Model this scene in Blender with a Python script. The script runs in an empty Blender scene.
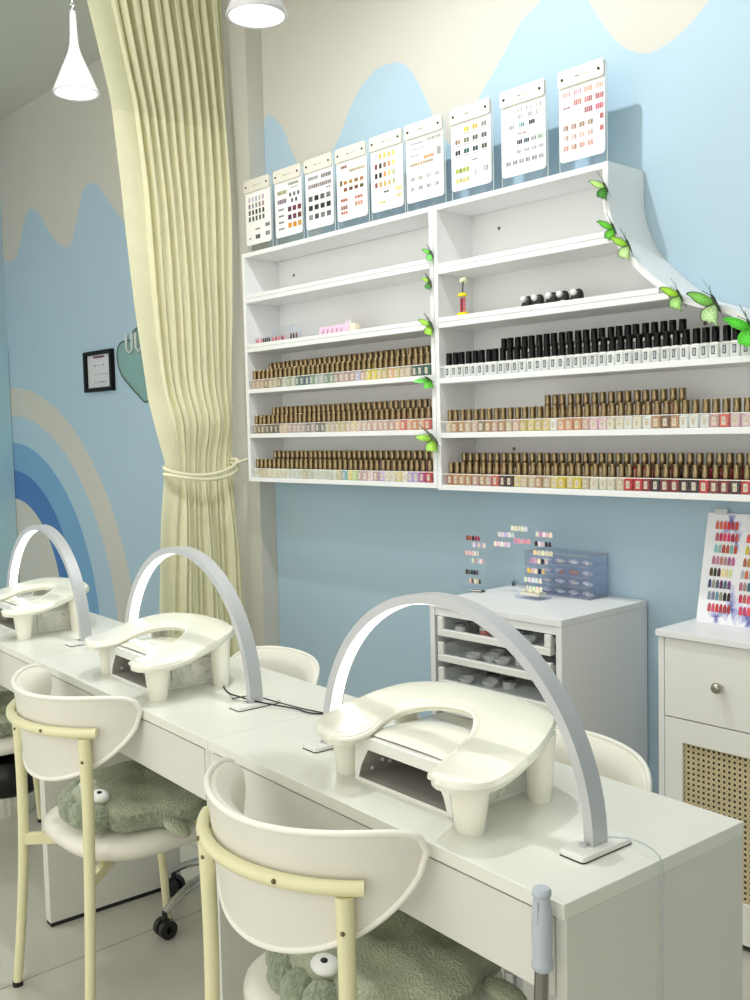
import bpy, bmesh, math, random
from mathutils import Matrix, Vector
random.seed(7)
C = bpy.context.scene.collection
PI = math.pi

# ------------------------------------------------------------------ camera solved from the photo's vanishing points
F = 1001.56; YAW, PIT, ROL = [math.radians(a) for a in (-47.952, 3.9767, 1.3731)]
CAMZ = 1.40
cy, sy = math.cos(YAW), math.sin(YAW); cp, sp = math.cos(PIT), math.sin(PIT); cr, sr = math.cos(ROL), math.sin(ROL)
fwd = Vector((sy*cp, cy*cp, -sp)); rgt0 = Vector((cy, -sy, 0)); dwn0 = fwd.cross(rgt0)
RGT = rgt0*cr + dwn0*sr; DWN = rgt0*(-sr) + dwn0*cr
def ray(x, y): return RGT*((x-375)/F) + DWN*((y-500)/F) + fwd
def on_y(x, y, Y):                      # point of the view ray at world depth Y
    d = ray(x, y); d = d*(Y/d.y); return Vector((d.x, d.y, d.z+CAMZ))
def on_z(x, y, z):
    d = ray(x, y); d = d*((z-CAMZ)/d.z); return Vector((d.x, d.y, z))
cam = bpy.data.cameras.new('camera'); co = bpy.data.objects.new('camera', cam); C.objects.link(co)
M = Matrix((RGT, -DWN, -fwd)).transposed().to_4x4(); M.translation = (0, 0, CAMZ)
co.matrix_world = M
cam.sensor_fit = 'HORIZONTAL'; cam.sensor_width = 36; cam.lens = F/750*36; cam.clip_start = .05
bpy.context.scene.camera = co

DY = math.radians(-3.806); CE, SE = math.cos(DY), math.sin(DY)
def EG(e, g, z=0): return Vector((e*CE - g*SE, e*SE + g*CE, z))     # the desk row's own axes
DESKZ = .778; WY = 2.646; SF = 2.46; CEIL = 3.42; WXR = 2.2

# ------------------------------------------------------------------ materials
MATS = {}
def lin(c):
    return tuple((v/255/12.92 if v/255 <= .04045 else ((v/255+.055)/1.055)**2.4) for v in c) + (1,)
def mat(name, rgb, rough=.5, metal=0, var=.04, vs=6, bump=0, bs=60, spec=.5, emit=None, es=0, coat=0, source=None, alpha=None, trans=0, sheen=0):
    if name in MATS: return MATS[name]
    m = bpy.data.materials.new(name); m.use_nodes = True; nt = m.node_tree; N = nt.nodes; L = nt.links
    b = N['Principled BSDF']
    b.inputs['Roughness'].default_value = rough; b.inputs['Metallic'].default_value = metal
    b.inputs['Specular IOR Level'].default_value = spec
    if coat: b.inputs['Coat Weight'].default_value = coat; b.inputs['Coat Roughness'].default_value = .12
    if sheen: b.inputs['Sheen Weight'].default_value = sheen
    tc = N.new('ShaderNodeTexCoord')
    src = None
    if source == 'attr':
        a = N.new('ShaderNodeAttribute'); a.attribute_name = 'Col'; src = a.outputs['Color']
    elif source == 'object':
        a = N.new('ShaderNodeObjectInfo'); src = a.outputs['Color']
    else:
        r = N.new('ShaderNodeRGB'); r.outputs[0].default_value = lin(rgb); src = r.outputs[0]
    if var:
        n = N.new('ShaderNodeTexNoise'); n.inputs['Scale'].default_value = vs; n.inputs['Detail'].default_value = 3
        L.new(tc.outputs['Object'], n.inputs['Vector'])
        mr = N.new('ShaderNodeMapRange'); mr.inputs['To Min'].default_value = 1-var; mr.inputs['To Max'].default_value = 1+var
        mr.inputs['From Min'].default_value = .3; mr.inputs['From Max'].default_value = .7
        L.new(n.outputs['Fac'], mr.inputs['Value'])
        v = N.new('ShaderNodeVectorMath'); v.operation = 'SCALE'; L.new(src, v.inputs[0]); L.new(mr.outputs[0], v.inputs['Scale'])
        src = v.outputs[0]
    L.new(src, b.inputs['Base Color'])
    if bump:
        n2 = N.new('ShaderNodeTexNoise'); n2.inputs['Scale'].default_value = bs; n2.inputs['Detail'].default_value = 2
        L.new(tc.outputs['Object'], n2.inputs['Vector'])
        bp = N.new('ShaderNodeBump'); bp.inputs['Strength'].default_value = bump; bp.inputs['Distance'].default_value = .01
        L.new(n2.outputs['Fac'], bp.inputs['Height']); L.new(bp.outputs[0], b.inputs['Normal'])
    if emit: b.inputs['Emission Color'].default_value = lin(emit); b.inputs['Emission Strength'].default_value = es
    if trans: b.inputs['Transmission Weight'].default_value = trans
    if alpha is not None:
        # clear acrylic: mostly passes light straight through, with a glossy film and its own tint
        out = N['Material Output']; t = N.new('ShaderNodeBsdfTransparent'); t.inputs[0].default_value = lin(rgb)
        g = N.new('ShaderNodeBsdfGlossy'); g.inputs['Roughness'].default_value = .08; g.inputs[0].default_value = (1, 1, 1, 1)
        fr0 = N.new('ShaderNodeFresnel'); fr0.inputs[0].default_value = 1.3; fr = N.new('ShaderNodeMath'); fr.operation = 'MULTIPLY'; fr.inputs[1].default_value = .28; L.new(fr0.outputs[0], fr.inputs[0])
        m1 = N.new('ShaderNodeMixShader'); L.new(fr.outputs[0], m1.inputs[0]); L.new(t.outputs[0], m1.inputs[1]); L.new(g.outputs[0], m1.inputs[2])
        m2 = N.new('ShaderNodeMixShader'); m2.inputs[0].default_value = alpha; L.new(m1.outputs[0], m2.inputs[1]); L.new(b.outputs[0], m2.inputs[2])
        L.new(m2.outputs[0], out.inputs['Surface'])
    MATS[name] = m; return m

BLUE = (172, 197, 211); BEIGE = (202, 199, 188)
mat('paint_blue', BLUE, .6, var=.015, vs=2); mat('paint_beige', BEIGE, .65, var=.02, vs=2)
mat('paint_midblue', (118, 164, 200), .6, var=.03); mat('paint_deepblue', (74, 120, 178), .6, var=.03)
mat('paint_paleblue', (166, 202, 214), .5, var=.02)
mat('ceiling_paint', (206, 207, 196), .8, var=.02, vs=1)
mat('white_board', (236, 237, 236), .42, var=.012, vs=3); mat('white_gloss', (238, 238, 232), .22, var=.01, coat=.3)
mat('desk_white', (228, 229, 219), .3, var=.012, vs=2, coat=.15)
mat('desk_side', (216, 216, 207), .45, var=.02, vs=2)
mat('vinyl', (234, 231, 218), .36, var=.015, vs=8, bump=.12, bs=14)
mat('vinyl_dull', (224, 222, 211), .45, var=.02, vs=8, bump=.12, bs=12)
mat('piping', (240, 238, 228), .35, var=.01)
mat('yellow_metal', (226, 222, 180), .35, var=.02)
mat('screw', (120, 112, 84), .35, metal=.8, var=0)
mat('rubber', (22, 22, 24), .6, var=.05); mat('black_plastic', (20, 20, 22), .35, var=.05)
mat('cream_plastic', (240, 238, 224), .2, var=.01, coat=.5)
mat('pad_leather', (226, 226, 210), .3, var=.012, vs=12, bump=.06, bs=30, coat=.2)
mat('silver_inside', (172, 170, 162), .4, metal=.15, var=.06)
mat('floral_film', (226, 226, 216), .15, var=.1, vs=45, bump=.9, bs=55, coat=.8)
mat('brushed', (196, 198, 200), .4, metal=.35, var=.02); mat('chrome', (215, 216, 220), .12, metal=1, var=0)
mat('steel', (150, 148, 142), .25, metal=1, var=.03)
mat('led', (255, 255, 255), .5, var=0, emit=(255, 253, 246), es=2.6)
mat('bulb', (255, 255, 255), .5, var=0, emit=(255, 252, 244), es=5)
mat('plush', (176, 184, 154), .95, var=.1, vs=30, bump=.8, bs=190, sheen=.4); mat('plush_dark', (150, 160, 134), .95, var=.22, vs=90, bump=1, bs=150, sheen=.4)
mat('felt_white', (240, 240, 238), .8, var=.02)
mat('cap_gold', (146, 128, 98), .24, metal=1, var=.04); mat('cap_black', (12, 12, 13), .12, var=.05, spec=.22)
mat('polish', (200, 200, 200), .14, var=.02, source='object', coat=.1)
mat('printed', (255, 255, 255), .55, var=0, source='attr')
mat('marble_print', (255, 255, 255), .35, var=.02, vs=10, source='attr')
mat('acrylic', (252, 254, 255), .1, var=0, alpha=.02); mat('acrylic_blue', (246, 248, 253), .1, var=0, alpha=.05)
mat('acrylic_green', (228, 242, 237), .15, var=0, alpha=.12); mat('acrylic_edge', (206, 214, 210), .2, var=0)
mat('clear_cable', (222, 228, 230), .3, var=0, alpha=.4)
mat('clip_cream', (226, 222, 206), .4, var=.02)
mat('wing', (120, 190, 60), .5, var=0, source='attr'); mat('wing_dark', (46, 70, 36), .5, var=.1)
mat('pearl', (240, 240, 236), .15, var=0, coat=.6); mat('yellow_gloss', (240, 222, 20), .3, var=.02)
mat('pink_card', (240, 190, 216), .5, var=.02); mat('mop_grip', (182, 190, 198), .45, var=.02, vs=20)
mat('frame_black', (14, 9, 11), .5, var=.03, spec=.2); mat('curtain_cord', (240, 236, 204), .7, var=.02)
mat('nickel', (176, 172, 160), .25, metal=1, var=0); mat('wicker', (206, 204, 192), .8, var=.1, vs=40)
mat('black_liner', (16, 16, 20), .35, var=.1, vs=20, bump=.5, bs=20); mat('mop_fibre', (210, 210, 204), .95, var=.1, vs=60, bump=1, bs=90)
mat('blue_acrylic', (26, 84, 160), .3, var=.02)

def curtain_mat():
    m = mat('curtain', (252, 249, 220), .85, var=.02, vs=18)
    nt = m.node_tree; N = nt.nodes; L = nt.links; b = N['Principled BSDF']
    # thin cloth: some light passes through; the header above the seam is a doubled, greyer layer
    s = b.inputs['Base Color'].links[0].from_socket
    tc = N.new('ShaderNodeTexCoord'); sx = N.new('ShaderNodeSeparateXYZ'); L.new(tc.outputs['Object'], sx.inputs[0])
    r = N.new('ShaderNodeMapRange'); r.inputs['From Min'].default_value = 2.692; r.inputs['From Max'].default_value = 2.698
    L.new(sx.outputs['Z'], r.inputs['Value'])
    mx = N.new('ShaderNodeMix'); mx.data_type = 'RGBA'; mx.blend_type = 'MULTIPLY'; mx.inputs[7].default_value = (.93, .94, .92, 1)
    L.new(r.outputs[0], mx.inputs[0]); L.new(s, mx.inputs[6]); L.new(mx.outputs[2], b.inputs['Base Color'])
    tl = N.new('ShaderNodeBsdfTranslucent'); L.new(mx.outputs[2], tl.inputs[0]); ms = N.new('ShaderNodeMixShader'); ms.inputs[0].default_value = .35
    L.new(b.outputs[0], ms.inputs[1]); L.new(tl.outputs[0], ms.inputs[2]); L.new(ms.outputs[0], N['Material Output'].inputs['Surface'])
curtain_mat()

def floor_mat():
    m = mat('floor_tile', (196, 193, 182), .25, var=.06, vs=1.6)
    nt = m.node_tree; N = nt.nodes; L = nt.links; b = N['Principled BSDF']
    s = b.inputs['Base Color'].links[0].from_socket
    tc = N.new('ShaderNodeTexCoord'); mp = N.new('ShaderNodeMapping'); mp.inputs['Location'].default_value = (2.49, -.55, 0)
    L.new(tc.outputs['Object'], mp.inputs[0])
    br = N.new('ShaderNodeTexBrick'); br.offset = 0; br.inputs['Scale'].default_value = 1; br.inputs['Mortar Size'].default_value = .0022
    br.inputs['Brick Width'].default_value = 1.2; br.inputs['Row Height'].default_value = 1.2
    br.inputs['Color1'].default_value = (1, 1, 1, 1); br.inputs['Color2'].default_value = (.95, .95, .95, 1); br.inputs['Mortar'].default_value = (.5, .49, .46, 1)
    L.new(mp.outputs[0], br.inputs[0])
    mx = N.new('ShaderNodeMix'); mx.data_type = 'RGBA'; mx.blend_type = 'MULTIPLY'; mx.inputs[0].default_value = 1
    L.new(s, mx.inputs[6]); L.new(br.outputs[0], mx.inputs[7]); L.new(mx.outputs[2], b.inputs['Base Color'])
floor_mat()

def cane_mat():
    m = mat('cane', (206, 192, 152), .7, var=.08, vs=60)
    nt = m.node_tree; N = nt.nodes; L = nt.links; b = N['Principled BSDF']
    s = b.inputs['Base Color'].links[0].from_socket
    tc = N.new('ShaderNodeTexCoord'); sp_ = N.new('ShaderNodeSeparateXYZ'); L.new(tc.outputs['Object'], sp_.inputs[0])
    def math_(op, a, v=None, w=None):
        n = N.new('ShaderNodeMath'); n.operation = op
        for i, q in enumerate((a, v, w)):
            if q is None: continue
            if isinstance(q, (int, float)): n.inputs[i].default_value = q
            else: L.new(q, n.inputs[i])
        return n.outputs[0]
    P = .0150
    def dots(ox, oz, r):
        fx = math_('SUBTRACT', math_('FRACT', math_('ADD', math_('DIVIDE', sp_.outputs['X'], P), ox)), .5)
        fz = math_('SUBTRACT', math_('FRACT', math_('ADD', math_('DIVIDE', sp_.outputs['Z'], P), oz)), .5)
        d = math_('ADD', math_('MULTIPLY', fx, fx), math_('MULTIPLY', fz, fz))
        return math_('LESS_THAN', d, r*r)
    big = dots(0, 0, .27)
    small = dots(.5, .5, .12)
    tot = math_('MAXIMUM', big, math_('MULTIPLY', small, .55))
    mx = N.new('ShaderNodeMix'); mx.data_type = 'RGBA'; mx.inputs[7].default_value = lin((58, 50, 38))
    L.new(tot, mx.inputs[0]); L.new(s, mx.inputs[6]); L.new(mx.outputs[2], b.inputs['Base Color'])
cane_mat()

# ------------------------------------------------------------------ mesh builder
class MB:
    def __init__(s): s.v = []; s.f = []; s.m = []; s.c = []; s.usecol = False
    def add(s, vs, fs, mi=0, col=None):
        o = len(s.v); s.v += [tuple(q) for q in vs]; s.f += [tuple(i+o for i in f) for f in fs]; s.m += [mi]*len(fs)
        if col is not None: s.usecol = True
        s.c += [col]*len(fs); return s
    def box(s, x0, x1, y0, y1, z0, z1, mi=0, col=None):
        vs = [(x0,y0,z0),(x1,y0,z0),(x1,y1,z0),(x0,y1,z0),(x0,y0,z1),(x1,y0,z1),(x1,y1,z1),(x0,y1,z1)]
        return s.add(vs, [(0,3,2,1),(4,5,6,7),(0,1,5,4),(1,2,6,5),(2,3,7,6),(3,0,4,7)], mi, col)
    def prism(s, poly, a, b, axis='z', mi=0, col=None):     # poly in the other two axes
        n = len(poly)
        def P(p, w): return {'z': (p[0], p[1], w), 'y': (p[0], w, p[1]), 'x': (w, p[0], p[1])}[axis]
        vs = [P(p, a) for p in poly] + [P(p, b) for p in poly]
        fs = [tuple(range(n-1, -1, -1)), tuple(range(n, 2*n))] + [(i, (i+1) % n, n+(i+1) % n, n+i) for i in range(n)]
        return s.add(vs, fs, mi, col)
    def lathe(s, prof, c=(0,0,0), seg=24, mi=0, sx=1, sy=1, axis='z', cap=True):
        vs = []; fs = []
        for r, z in prof:
            for i in range(seg):
                a = 2*PI*i/seg; x, y = r*math.cos(a)*sx, r*math.sin(a)*sy
                q = (x, y, z) if axis == 'z' else ((x, z, y) if axis == 'y' else (z, x, y))
                vs.append((c[0]+q[0], c[1]+q[1], c[2]+q[2]))
        for k in range(len(prof)-1):
            for i in range(seg):
                j = (i+1) % seg; fs.append((k*seg+i, k*seg+j, (k+1)*seg+j, (k+1)*seg+i))
        if cap: fs.append(tuple(range(seg-1, -1, -1))); fs.append(tuple((len(prof)-1)*seg+i for i in range(seg)))
        return s.add(vs, fs, mi)
    def tube(s, pts, r, seg=10, closed=False, mi=0, flat=1.0):
        P = [Vector(p) for p in pts]; n = len(P); vs = []; fs = []; up = None
        rs = r if isinstance(r, (list, tuple)) else [r]*n
        for i in range(n):
            t = (P[(i+1) % n]-P[i-1]) if closed else (P[min(i+1, n-1)]-P[max(i-1, 0)])
            t.normalize()
            if up is None:
                up = Vector((0,0,1)) if abs(t.z) < .9 else Vector((1,0,0))
            a = t.cross(up)
            if a.length < 1e-6: a = t.cross(Vector((0,1,0)))
            a.normalize(); b = a.cross(t).normalized(); up = b
            for k in range(seg):
                w = 2*PI*k/seg; vs.append(P[i] + a*math.cos(w)*rs[i] + b*math.sin(w)*rs[i]*flat)
        for i in range(n if closed else n-1):
            for k in range(seg):
                i2 = (i+1) % n; k2 = (k+1) % seg; fs.append((i*seg+k, i*seg+k2, i2*seg+k2, i2*seg+k))
        if not closed: fs.append(tuple(range(seg-1, -1, -1))); fs.append(tuple((n-1)*seg+k for k in range(seg)))
        return s.add(vs, fs, mi)
    def ball(s, c, r, seg=16, rings=10, mi=0):
        r = r if isinstance(r, (tuple, list)) else (r, r, r); vs = []; fs = []
        for j in range(rings+1):
            t = PI*j/rings
            for i in range(seg):
                a = 2*PI*i/seg; vs.append((c[0]+r[0]*math.sin(t)*math.cos(a), c[1]+r[1]*math.sin(t)*math.sin(a), c[2]+r[2]*math.cos(t)))
        for j in range(rings):
            for i in range(seg):
                k = (i+1) % seg; fs.append((j*seg+i, (j+1)*seg+i, (j+1)*seg+k, j*seg+k))
        return s.add(vs, fs, mi)
    def grid(s, fn, nu, nv, mi=0, cu=False):
        vs = [fn(i/nu, j/nv) for j in range(nv+1) for i in range(nu+1)]
        W = nu+1; fs = [(j*W+i, j*W+i+1, (j+1)*W+i+1, (j+1)*W+i) for j in range(nv) for i in range(nu)]
        return s.add(vs, fs, mi)
    def xf(s, mtx): s.v = [tuple(mtx @ Vector(v)) for v in s.v]; return s
    def build(s, name, mats, parent=None, smooth=None, bevel=0, loc=None, rz=0, weld=False, seg=2, solid=0, sub=0, recalc=True):
        me = bpy.data.meshes.new(name); me.from_pydata(s.v, [], s.f)
        mats = mats if isinstance(mats, (list, tuple)) else [mats]
        for m in mats: me.materials.append(MATS[m])
        me.polygons.foreach_set('material_index', s.m)
        if s.usecol:
            ca = me.color_attributes.new('Col', 'FLOAT_COLOR', 'CORNER')
            for p, c in zip(me.polygons, s.c):
                c = lin(c or (255, 255, 255))
                for li in p.loop_indices: ca.data[li].color = c
        if weld or recalc:
            bm = bmesh.new(); bm.from_mesh(me)
            if weld: bmesh.ops.remove_doubles(bm, verts=bm.verts, dist=1e-5)
            if recalc: bmesh.ops.recalc_face_normals(bm, faces=bm.faces)
            bm.to_mesh(me); bm.free()
        if smooth is not None:
            me.polygons.foreach_set('use_smooth', [True]*len(me.polygons)); me.set_sharp_from_angle(angle=math.radians(smooth))
        me.update()
        o = bpy.data.objects.new(name, me); C.objects.link(o)
        if parent is not None: o.parent = parent
        if loc is not None: o.location = loc
        if rz: o.rotation_euler.z = rz
        if solid: q = o.modifiers.new('t', 'SOLIDIFY'); q.thickness = solid; q.offset = 0
        if bevel: q = o.modifiers.new('b', 'BEVEL'); q.width = bevel; q.segments = seg; q.limit_method = 'ANGLE'; q.angle_limit = math.radians(40)
        if sub: q = o.modifiers.new('s', 'SUBSURF'); q.levels = sub; q.render_levels = sub
        return o
def tag(o, label, cat, group=None, kind=None):
    if label: o['label'] = label
    if cat: o['category'] = cat
    if group: o['group'] = group
    if kind: o['kind'] = kind
    return o
def thing(name, label, cat, loc=(0,0,0), rz=0, group=None):
    o = bpy.data.objects.new(name, None); C.objects.link(o); o.location = loc; o.rotation_euler.z = rz; o.empty_display_size = .05
    return tag(o, label, cat, group)
def copy_tree(o, label=None, loc=None, rz=None, parent=None, color=None):
    c = o.copy(); C.objects.link(c)
    if parent is not None: c.parent = parent
    if label: c['label'] = label
    if loc is not None: c.location = loc
    if rz is not None: c.rotation_euler.z = rz
    if color: c.color = color
    for ch in list(o.children): copy_tree(ch, parent=c, color=color)
    return c
def struct(o): o['kind'] = 'structure'; return o
def smoothstep(a, b, x): t = max(0, min(1, (x-a)/(b-a))); return t*t*(3-2*t)
def catmull(pts, n=8, closed=False):
    P = [Vector(p) for p in pts]; out = []; N = len(P)
    for i in range(N if closed else N-1):
        p0 = P[i-1] if (closed or i > 0) else P[0]; p1 = P[i]; p2 = P[(i+1) % N]
        p3 = P[(i+2) % N] if (closed or i+2 < N) else P[-1]
        for k in range(n):
            t = k/n; out.append(.5*((2*p1) + (p2-p0)*t + (2*p0-5*p1+4*p2-p3)*t*t + (3*p1-p0-3*p2+p3)*t*t*t))
    if not closed: out.append(P[-1])
    return out
def interp(tab, x):
    if x <= tab[0][0]: return tab[0][1]
    for (a, b), (c, d) in zip(tab, tab[1:]):
        if x <= c: return b + (d-b)*(x-a)/(c-a)
    return tab[-1][1]
def eased(tab, n=5):          # smooth curve through a table that runs along x
    P = catmull([(a, b, 0) for a, b in tab], n); out = []
    for p in P:
        if not out or p.x > out[-1][0]+1e-4: out.append((p.x, p.y))
    return out

# ------------------------------------------------------------------ the room
XC = -6.46; XP = -3.594
def px_line(pts, Y=WY): return [(q.x, q.z) for q in (on_y(x, y, Y) for x, y in pts)]
left_scallop = px_line([(0,251.7),(10,261.7),(16.7,256.7),(21.7,233),(26.7,213),(32.7,209),(40,215),(50,233),(63,247),(71.7,241.7),(78,213),(83,190),(91.7,183),(100,188),(110,203),(121.7,218)])
left_scallop = [p for p in left_scallop if p[0] > XC] + [(-4.75,2.45),(-4.45,2.65),(-4.2,2.75),(-3.9,2.6),(-3.7,2.5)]
left_scallop = [(XC, left_scallop[0][1]+.02)] + left_scallop
right_scallop = px_line([(263,116),(269,115),(277.6,120),(286,135),(291.6,150.6),(300,166),(314,176),(332,152),(342,129.6),(353,101.6),(364.4,82),(378,68),(392.4,63),(403.6,63.8),(414.8,76.4),(426,98.8),(431.6,112.8),(440,132),(452,146),(466,128),(479,97.4),(494.4,70.8),(511,40),(520,23),(541.7,0),(556,-14),(573,-18),(588,0),(600,20),(616.7,41.7),(633,51.7),(646.7,53),(663,46.7),(686.7,28),(703,8),(716,-10)])
xe, ze = right_scallop[-1]
right_scallop += [(xe+.15, ze+.17), (xe+.35, ze+.25), (xe+.55, ze+.1), (xe+.75, ze-.1), (xe+.95, ze), (xe+1.2, ze+.2), (WXR, ze+.1)]
scal = eased(left_scallop + [(XP-.01, 2.5)], 5) + eased(right_scallop, 5)
# rainbow bands meet the corner of the room; each band edge is a half ellipse about the corner
rb = [(1.735, 1.41, 1.59), (1.553, 1.265, 1.37), (1.376, 1.03, 1.14), (1.195, .80, .85), (1.01, .62, .66)]
rzc = [.13, .17, .22, .33, .345]
def band(k, x):
    top, zc = rb[k][0], rzc[k]; r = top-zc; q = x-(XC-.02); v = r*r-q*q
    return zc+math.sqrt(v) if v > 0 else 0
b = MB()
xs = [XC + i*.02 for i in range(int((WXR-XC)/.02)+1)]
if xs[-1] < WXR: xs.append(WXR)
def cols(x):
    bd = [0]
    for k in (4, 3, 2, 1, 0): bd.append(min(band(k, x), 1.76))
    bd = [0] + [max(v, 0) for v in bd[1:]]
    for i in range(1, 6): bd[i] = max(bd[i], bd[i-1])
    return bd + [interp(scal, x), CEIL]
idx = [1, 3, 2, 0, 1, 0, 1]       # beige, deep, mid, wall blue, beige, wall blue, beige
prev = None
for x in xs:
    cbd = cols(x); st = len(b.v); b.v += [(x, WY, z) for z in cbd]
    if prev is not None:
        pst, pb = prev
        for k in range(7):
            if cbd[k+1]-cbd[k] > 1e-5 or pb[k+1]-pb[k] > 1e-5:
                b.f.append((pst+k, st+k, st+k+1, pst+k+1)); b.m.append(idx[k]); b.c.append(None)
    prev = (st, cbd)
b.v += [(XC-.1, WY+.1, 0), (WXR, WY+.1, 0), (WXR, WY+.1, CEIL), (XC-.1, WY+.1, CEIL)]; n = len(b.v)
b.f.append((n-4, n-1, n-2, n-3)); b.m.append(1); b.c.append(None)
struct(b.build('wall_back', ['paint_blue', 'paint_beige', 'paint_midblue', 'paint_deepblue'], recalc=False))
# return wall: faces +X, carries the lighter blue lower field
b = MB(); b.box(XC-.1, XC, -.6, WY+.1, 0, CEIL)
struct(b.build('wall_left', 'paint_blue'))
b = MB(); b.prism([(-.5, 0), (WY-.004, 0), (WY-.004, 2.0), (2.45, 2.03), (2.2, 2.04), (-.5, 2.04)], XC, XC+.006, 'x')
struct(b.build('trim_1', 'paint_paleblue'))
b = MB(); b.box(XC-.1, WXR, -1.2, WY+.1, -.05, 0)
struct(b.build('floor', 'floor_tile'))
b = MB(); b.box(XC-.1, WXR, -1.2, WY+.1, CEIL, CEIL+.06)
struct(b.build('ceiling', 'ceiling_paint'))
b = MB(); b.box(1.6, 1.7, -1.2, WY-.001, .001, CEIL-.001)
struct(b.build('light_block_wall', 'paint_beige'))  # unseen wall added to block ambient light from this side
b = MB(); b.box(XP-.40, XP, 2.562, WY-.001, 0, CEIL)
struct(b.build('wall_centre', 'paint_beige'))

# ------------------------------------------------------------------ curtain, drawn to the pillar and tied
def yl(z): return interp([(0,2.07),(.5,2.09),(.73,2.105),(1.0,2.125),(1.2,2.15),(1.29,2.158),(1.40,2.125),(1.55,2.088),(1.9,2.05),(2.4,2.01),(2.73,1.975),(3.09,1.894),(3.4,1.83)], z)
def yr(z): return interp([(0,2.55),(.5,2.537),(.9,2.52),(1.2,2.497),(1.29,2.492),(1.40,2.505),(1.9,2.535),(2.4,2.540),(2.96,2.528),(3.4,2.50)], z)
def cur(u, v):
    z = .015 + v*(CEIL-.03-.015)
    pinch = 1-.62*math.exp(-((z-1.28)/.16)**2)
    w = u
    y = yl(z) + (yr(z)-yl(z))*w
    k = 11
    amp = (.017 + .007*smoothstep(1.3, 3, z))*pinch*smoothstep(0, .02, u)
    if u < .17:                        # wide flat leading edge
        ph = math.sin(PI*u/.17*.9)*.35
    else:
        q = (u-.17)/.83*k; ph = math.sin(2*PI*q + .8*math.sin(3.1*q+1.2*z)) + .35*math.sin(4*PI*q+z*2)
    x = -3.70 + amp*ph + .006*math.sin(9*u+5*z)
    if z < 1.28: x += .012*math.sin(21*u+2*z)*smoothstep(1.28, .9, z)
    x += .05*math.exp(-((z-1.45)/.12)**2)*math.sin(PI*u)     # cloth bellies over the tie
    return (x, y, z)
CT = thing('curtain', 'tall pale yellow pleated curtain tied back against the beige pillar', 'curtain', (0,0,0))
b = MB(); b.grid(cur, 260, 90); b.build('drape', 'curtain', CT, smooth=180, solid=.003, recalc=False)
b = MB()
for dz, ph in ((0, 0), (-.022, .6)):
    pts = []
    for i in range(41):
        a = 2*PI*i/40; yy = 2.325 + .180*math.cos(a); xx = -3.680 + .062*math.sin(a)
        pts.append((xx, yy, 1.262 + .012*((yy-2.325)/.18) - .020*math.sin(a) + .012*math.cos(2*a+ph) + dz))
    b.tube(pts, .008, 8)
b.tube([(-3.64,2.47,1.272),(-3.63,2.52,1.285),(-3.63,2.561,1.292)], .007, 8)
b.build('tieback', 'curtain_cord', CT, smooth=60)
b = MB(); b.tube([(-3.70, 1.75, CEIL-.02), (-3.70, 2.555, CEIL-.02)], .012, 10)
b.build('curtain_rail', 'white_board', CT, smooth=50)

# ------------------------------------------------------------------ wall shelving units
ZL = [2.132, 1.944, 1.739, 1.567, 1.380, 1.196]; ZR = [2.132, 1.919, 1.739, 1.5525, 1.368, 1.191]  # undersides at the front
TH = .018
XD = -2.405                 # joint between the two units
YB = WY-.002
LU = thing('wall_shelf_unit', 'white straight-sided wall shelf unit beside the yellow curtain', 'shelf unit', (-2.97, YB, 1.19))
def loc_box(par, name, m, x0, x1, y0, y1, z0, z1, bevel=.0015):
    o = par.location; b = MB(); b.box(x0-o.x, x1-o.x, y0-o.y, y1-o.y, z0-o.z, z1-o.z); return b.build(name, m, par, bevel=bevel)
XL0 = -3.528
loc_box(LU, 'side_panel', 'white_board', XL0, XL0+TH, SF, YB, ZL[-1], ZL[0]+TH)
loc_box(LU, 'side_panel', 'white_board', XD-TH-.001, XD-.001, SF, YB, ZL[-1], ZL[0]+TH)
loc_box(LU, 'back_panel', 'white_board', XL0+TH, XD-TH-.001, YB-.008, YB, ZL[-1]+TH, ZL[0])
for i, z in enumerate(ZL):
    s = loc_box(LU, 'shelf_board', 'white_board', XL0+TH, XD-TH-.001, SF+.001, YB-.008, z, z+TH)
    if i in (1, 2): loc_box(LU, 'front_lip', 'white_board', XL0+TH, XD-TH-.001, SF+.0005, SF+.010, z+TH+.0005, z+TH+.016)
    if i > 2:
        loc_box(LU, 'riser_step', 'white_board', XL0+TH, XD-TH-.001, 2.526, YB-.009, z+TH, z+TH+.033)
        loc_box(LU, 'clear_strip', 'acrylic', XL0+TH, XD-TH-.001, SF+.003, SF+.006, z+TH, z+TH+.036)
        loc_box(LU, 'strip_edge', 'white_gloss', XL0+TH, XD-TH-.001, SF+.002, SF+.007, z+TH+.0362, z+TH+.0385, 0)
def screw_at(par, x, y, z):
    o = par.location; b = MB(); b.lathe([(.006, 0), (.006, -.002), (.003, -.003)], (x-o.x, y-o.y, z-o.z), 12, axis='y'); b.build('screw', 'screw', par)
screw_at(LU, -3.40, YB-.008, 2.062); screw_at(LU, -2.52, YB-.008, 2.062)

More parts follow.
